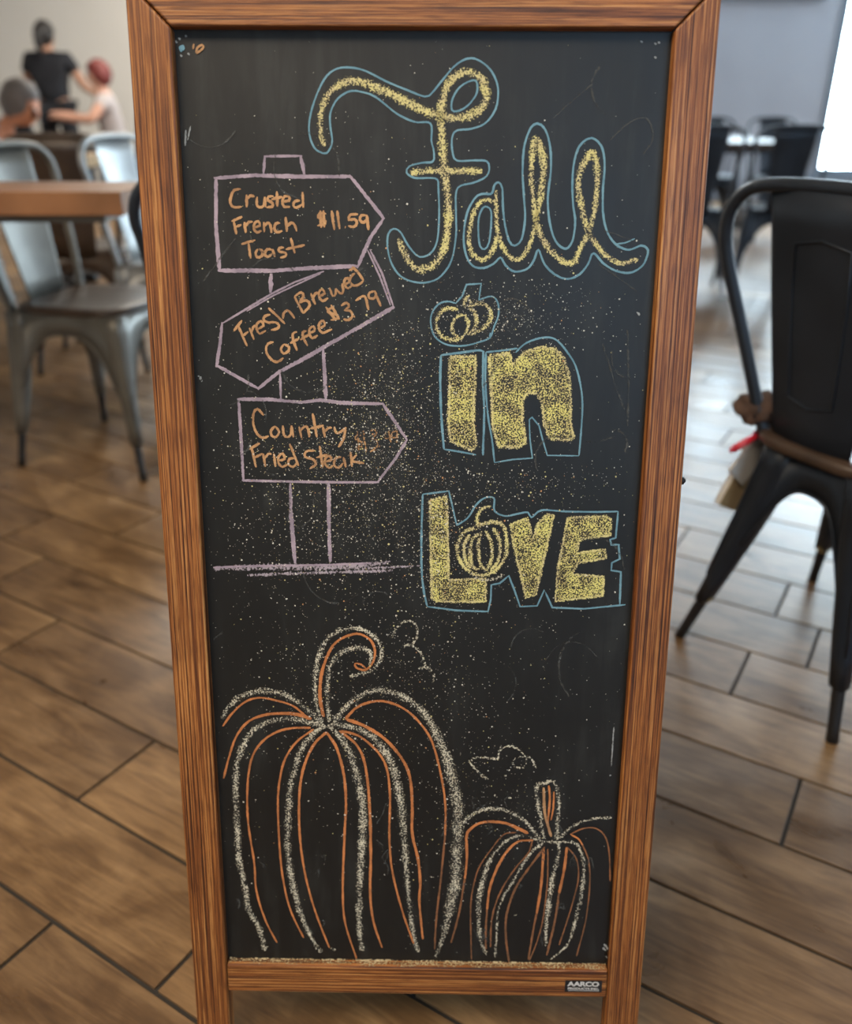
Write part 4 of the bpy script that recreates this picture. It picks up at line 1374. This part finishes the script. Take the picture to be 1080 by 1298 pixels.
def make_person(label, loc, rz, J, skin, shirt, trousers, hair, long_hair=False, sleeve=0.55):
    "J: joints in body space (facing +Y)"
    root = empty('person', loc, rz)
    tag(root, label, 'person')
    N_, E_ = {}, []
    def nd(k, p, r): N_[k] = (Vector(p), r)
    nd('pelvis', J['pelvis'], (0.135, 0.10)); nd('waist', J['waist'], (0.125, 0.09)); nd('chest', J['chest'], (0.145, 0.105)); nd('neck0', J['neck'], 0.055)
    hd = Vector(J['head'])
    nk = Vector(J['neck'])
    upv = (hd - nk).normalized()
    if 'up' in J: upv = Vector(J['up']).normalized()
    face = Vector(J.get('face', (0, 1, 0)))
    face = (face - upv * face.dot(upv)).normalized()
    nd('neck1', nk + upv * 0.05, 0.05); nd('jaw', hd - upv * 0.055 + face * 0.02, (0.062, 0.068)); nd('skull', hd + upv * 0.01, (0.076, 0.090)); nd('crown', hd + upv * 0.075, (0.060, 0.070))
    nd('nose', hd - upv * 0.012 + face * 0.105, 0.012)
    E_ += [('pelvis', 'waist'), ('waist', 'chest'), ('chest', 'neck0'), ('neck0', 'neck1'), ('neck1', 'jaw'), ('jaw', 'skull'), ('skull', 'crown'), ('skull', 'nose')]
    S_N = {'s_waist': (Vector(J['pelvis']) + Vector((0, 0, 0.02)), (0.168, 0.132)), 's_mid': (Vector(J['waist']), (0.150, 0.115)), 's_chest': (Vector(J['chest']), (0.165, 0.125)), 's_up': (Vector(J['chest']).lerp(nk, .55), (0.125, 0.10)), 's_neck': (nk + upv * 0.012, 0.075)}
    S_E = [('s_waist', 's_mid'), ('s_mid', 's_chest'), ('s_chest', 's_up'), ('s_up', 's_neck')]
    T_N = {'t_p': (Vector(J['pelvis']), (0.15, 0.118))}
    T_E = []
    for s in ('l', 'r'):
        sh, el, wr = Vector(J[s + '_sh']), Vector(J[s + '_el']), Vector(J[s + '_wr'])
        nd(s + 'sh', sh, 0.058); nd(s + 'el', el, 0.042); nd(s + 'wr', wr, 0.028)
        fd = (wr - el).normalized()
        side = fd.cross(Vector((0, 0, 1)))
        side = side.normalized() if side.length > .1 else Vector((1, 0, 0))
        palm = wr + fd * 0.07
        nd(s + 'palm', palm, (0.036, 0.018))
        E_ += [('chest', s + 'sh'), (s + 'sh', s + 'el'), (s + 'el', s + 'wr'), (s + 'wr', s + 'palm')]
        for q, (o_, ln) in enumerate(((-0.030, 0.060), (-0.010, 0.078), (0.010, 0.082), (0.030, 0.072))):
            k1, k2 = s + 'f%da' % q, s + 'f%db' % q
            nd(k1, palm + side * o_ + fd * ln * .55, 0.009); nd(k2, palm + side * o_ * 1.15 + fd * ln + Vector((0, 0, -0.02)), 0.0075)
            E_ += [(s + 'palm', k1), (k1, k2)]
        nd(s + 'tha', wr + fd * 0.03 + side * 0.045, 0.011); nd(s + 'thb', wr + fd * 0.075 + side * 0.06, 0.009)
        E_ += [(s + 'wr', s + 'tha'), (s + 'tha', s + 'thb')]
        S_N[s + 'sh'] = (sh, 0.072); S_N[s + 'sl'] = (sh.lerp(el, sleeve), 0.066)
        S_E += [('s_chest', s + 'sh'), (s + 'sh', s + 'sl')]
        hp, kn, an = Vector(J[s + '_hip']), Vector(J[s + '_kn']), Vector(J[s + '_an'])
        toe = an + Vector((0, 0.15, -0.045))
        nd(s + 'hip', hp, 0.085); nd(s + 'kn', kn, 0.055); nd(s + 'an', an, 0.038); nd(s + 'toe', toe, (0.04, 0.025))
        E_ += [('pelvis', s + 'hip'), (s + 'hip', s + 'kn'), (s + 'kn', s + 'an'), (s + 'an', s + 'toe')]
        T_N[s + 'hip'] = (hp, 0.100); T_N[s + 'kn'] = (kn, 0.072); T_N[s + 'an'] = (an + Vector((0, 0, .02)), 0.058)
        T_E += [('t_p', s + 'hip'), (s + 'hip', s + 'kn'), (s + 'kn', s + 'an')]
        bm = bmesh.new()
        prism(bm, [an + Vector(p) for p in ((-.045, -.07, -.068), (.045, -.07, -.068), (.05, .10, -.068), (.035, .20, -.068), (-.035, .20, -.068), (-.05, .10, -.068))], (0, 0, 0), (0, 0, .06))
        bevel(link('shoe', mesh_of(bm, 'shoe'), M['black'], root), 0.015, 2)
    skin_obj('body', N_, E_, skin, root)
    skin_obj('shirt', S_N, S_E, shirt, root)
    skin_obj('trousers', T_N, T_E, trousers, root)
    # hair cap
    bm = bmesh.new()
    bmesh.ops.create_icosphere(bm, subdivisions=3, radius=1)
    rgt = face.cross(upv).normalized()
    for v in list(bm.verts):
        c = v.co.copy()
        k = 1 + 0.04 * math.sin(c.x * 9) * math.sin(c.z * 7)
        zz = c.z * 0.118
        if c.y > 0.15 and c.z < 0.35: k *= 0.86
        v.co = hd + upv * 0.018 + rgt * c.x * 0.094 * k + face * (c.y * 0.108 * k - 0.014) + upv * zz * k
    link('hair', mesh_of(bm, 'hair', True), hair, root)
    if long_hair:
        bm = bmesh.new()
        b0 = hd - face * 0.10 + upv * 0.03
        tube(bm, catmull([b0, b0 - face * 0.05 - upv * 0.03, b0 - face * 0.045 - upv * 0.12, b0 - face * 0.02 - upv * 0.24], n=5), [0.03] * 3 + [0.036] * 8 + [0.03, 0.024, 0.018, 0.012, 0.006], 10)
        link('ponytail', mesh_of(bm, 'ponytail', True), hair, root)
    for s in (-1, 1):
        bm = bmesh.new()
        bmesh.ops.create_icosphere(bm, subdivisions=2, radius=0.011, matrix=Matrix.Translation(hd + upv * 0.012 + face * 0.083 + rgt * s * 0.032))
        link('eye', mesh_of(bm, 'eye', True), M['black'], root)
    return root


SK1 = plain('skin_warm', (0.42, 0.22, 0.14), 0.55, 0, .08)
SK2 = plain('skin_pink', (0.50, 0.27, 0.19), 0.55, 0, .08)
BLK = plain('black_cotton', (0.010, 0.011, 0.016), 0.85, 0, .2)
PS = 0.955
STAND = {'pelvis': (0, 0, .93), 'waist': (0, 0, 1.08), 'chest': (0, 0, 1.28), 'neck': (0, 0, 1.43), 'head': (0, .02, 1.56),
         'l_sh': (-.19, 0, 1.37), 'l_el': (-.27, .03, 1.12), 'l_wr': (-.22, .20, .97), 'r_sh': (.19, 0, 1.37), 'r_el': (.30, .04, 1.13), 'r_wr': (.40, .22, 1.02),
         'l_hip': (-.10, 0, .90), 'l_kn': (-.11, .02, .49), 'l_an': (-.12, 0, .07), 'r_hip': (.10, 0, .90), 'r_kn': (.11, .02, .49), 'r_an': (.12, 0, .07)}
p = at(70, 130, 9.0)
STAND = {k: tuple(c * PS for c in v) for k, v in STAND.items()}
for k in ('l_an', 'r_an'): STAND[k] = (STAND[k][0], 0, 0.07)
make_person('person standing with their back turned in black shirt and dark hair', (p.x, p.y, 0), R_(-4), STAND, SK1, BLK, BLK, plain('dark_hair', (0.012, 0.009, 0.008), 0.6), True)


def seated(lean=0.12, hx=0.0):
    return {'pelvis': (0, -.02, .53), 'waist': (hx * .3, lean * .3, .68), 'chest': (hx * .7, lean * .8, .87), 'neck': (hx, lean * 1.1, 1.02), 'head': (hx * 1.2, lean * 1.5, 1.15),
            'l_sh': (-.18 + hx * .8, lean, .96), 'l_el': (-.25 + hx * .6, lean + .14, .80), 'l_wr': (-.15 + hx * .5, lean + .34, .82), 'r_sh': (.18 + hx * .8, lean, .96), 'r_el': (.25 + hx * .6, lean + .14, .80), 'r_wr': (.15 + hx * .5, lean + .34, .84),
            'l_hip': (-.10, .03, .52), 'l_kn': (-.12, .43, .50), 'l_an': (-.12, .43, .07), 'r_hip': (.10, .03, .52), 'r_kn': (.12, .43, .50), 'r_an': (.12, .43, .07)}


p = at(134, 85, 8.45)
S2 = seated(.05)
make_person('seated person with red hair and pale grey top facing the table', (p.x, p.y, 0), R_(110), S2, SK2, plain('pale_grey_cotton', (0.42, 0.38, 0.38), .85), BLK, plain('red_hair', (0.14, 0.022, 0.018), 0.6))
make_chair(CH_B, p.x, p.y, R_(110), 'dark cafe chair under the red-haired person', M['gun_dark'])
S3 = seated(.22)
S3['chest'], S3['neck'], S3['head'] = (0, .20, .80), (0, .33, .885), (0, .44, .965)
for s_, x in (('l', -.18), ('r', .18)):
    S3[s_ + '_sh'], S3[s_ + '_el'], S3[s_ + '_wr'] = (x, .24, .81), (x * 1.35, .36, .66), (x * .8, .56, .74)
S3['face'], S3['up'] = (0.25, .9, -.3), (0, .3, .95)
S3['chest'], S3['neck'], S3['head'] = (0, .20, .76), (0, .33, .81), (0, .42, .925)
hp = at(34, 140, 4.95)
make_person('seated grey-haired person in a pale blue shirt hunched beside the pale table', (hp.x - .44, hp.y, 0), R_(-90), S3, plain('skin_tan', (0.50, 0.20, 0.10), .55), plain('pale_blue_cotton', (0.32, 0.38, 0.44), .85), BLK, plain('grey_hair', (0.13, 0.11, 0.10), .7), sleeve=0.97)
make_chair(CH_B, hp.x - .44, hp.y, R_(-90), 'dark cafe chair under the grey-haired person', M['gun_dark'])
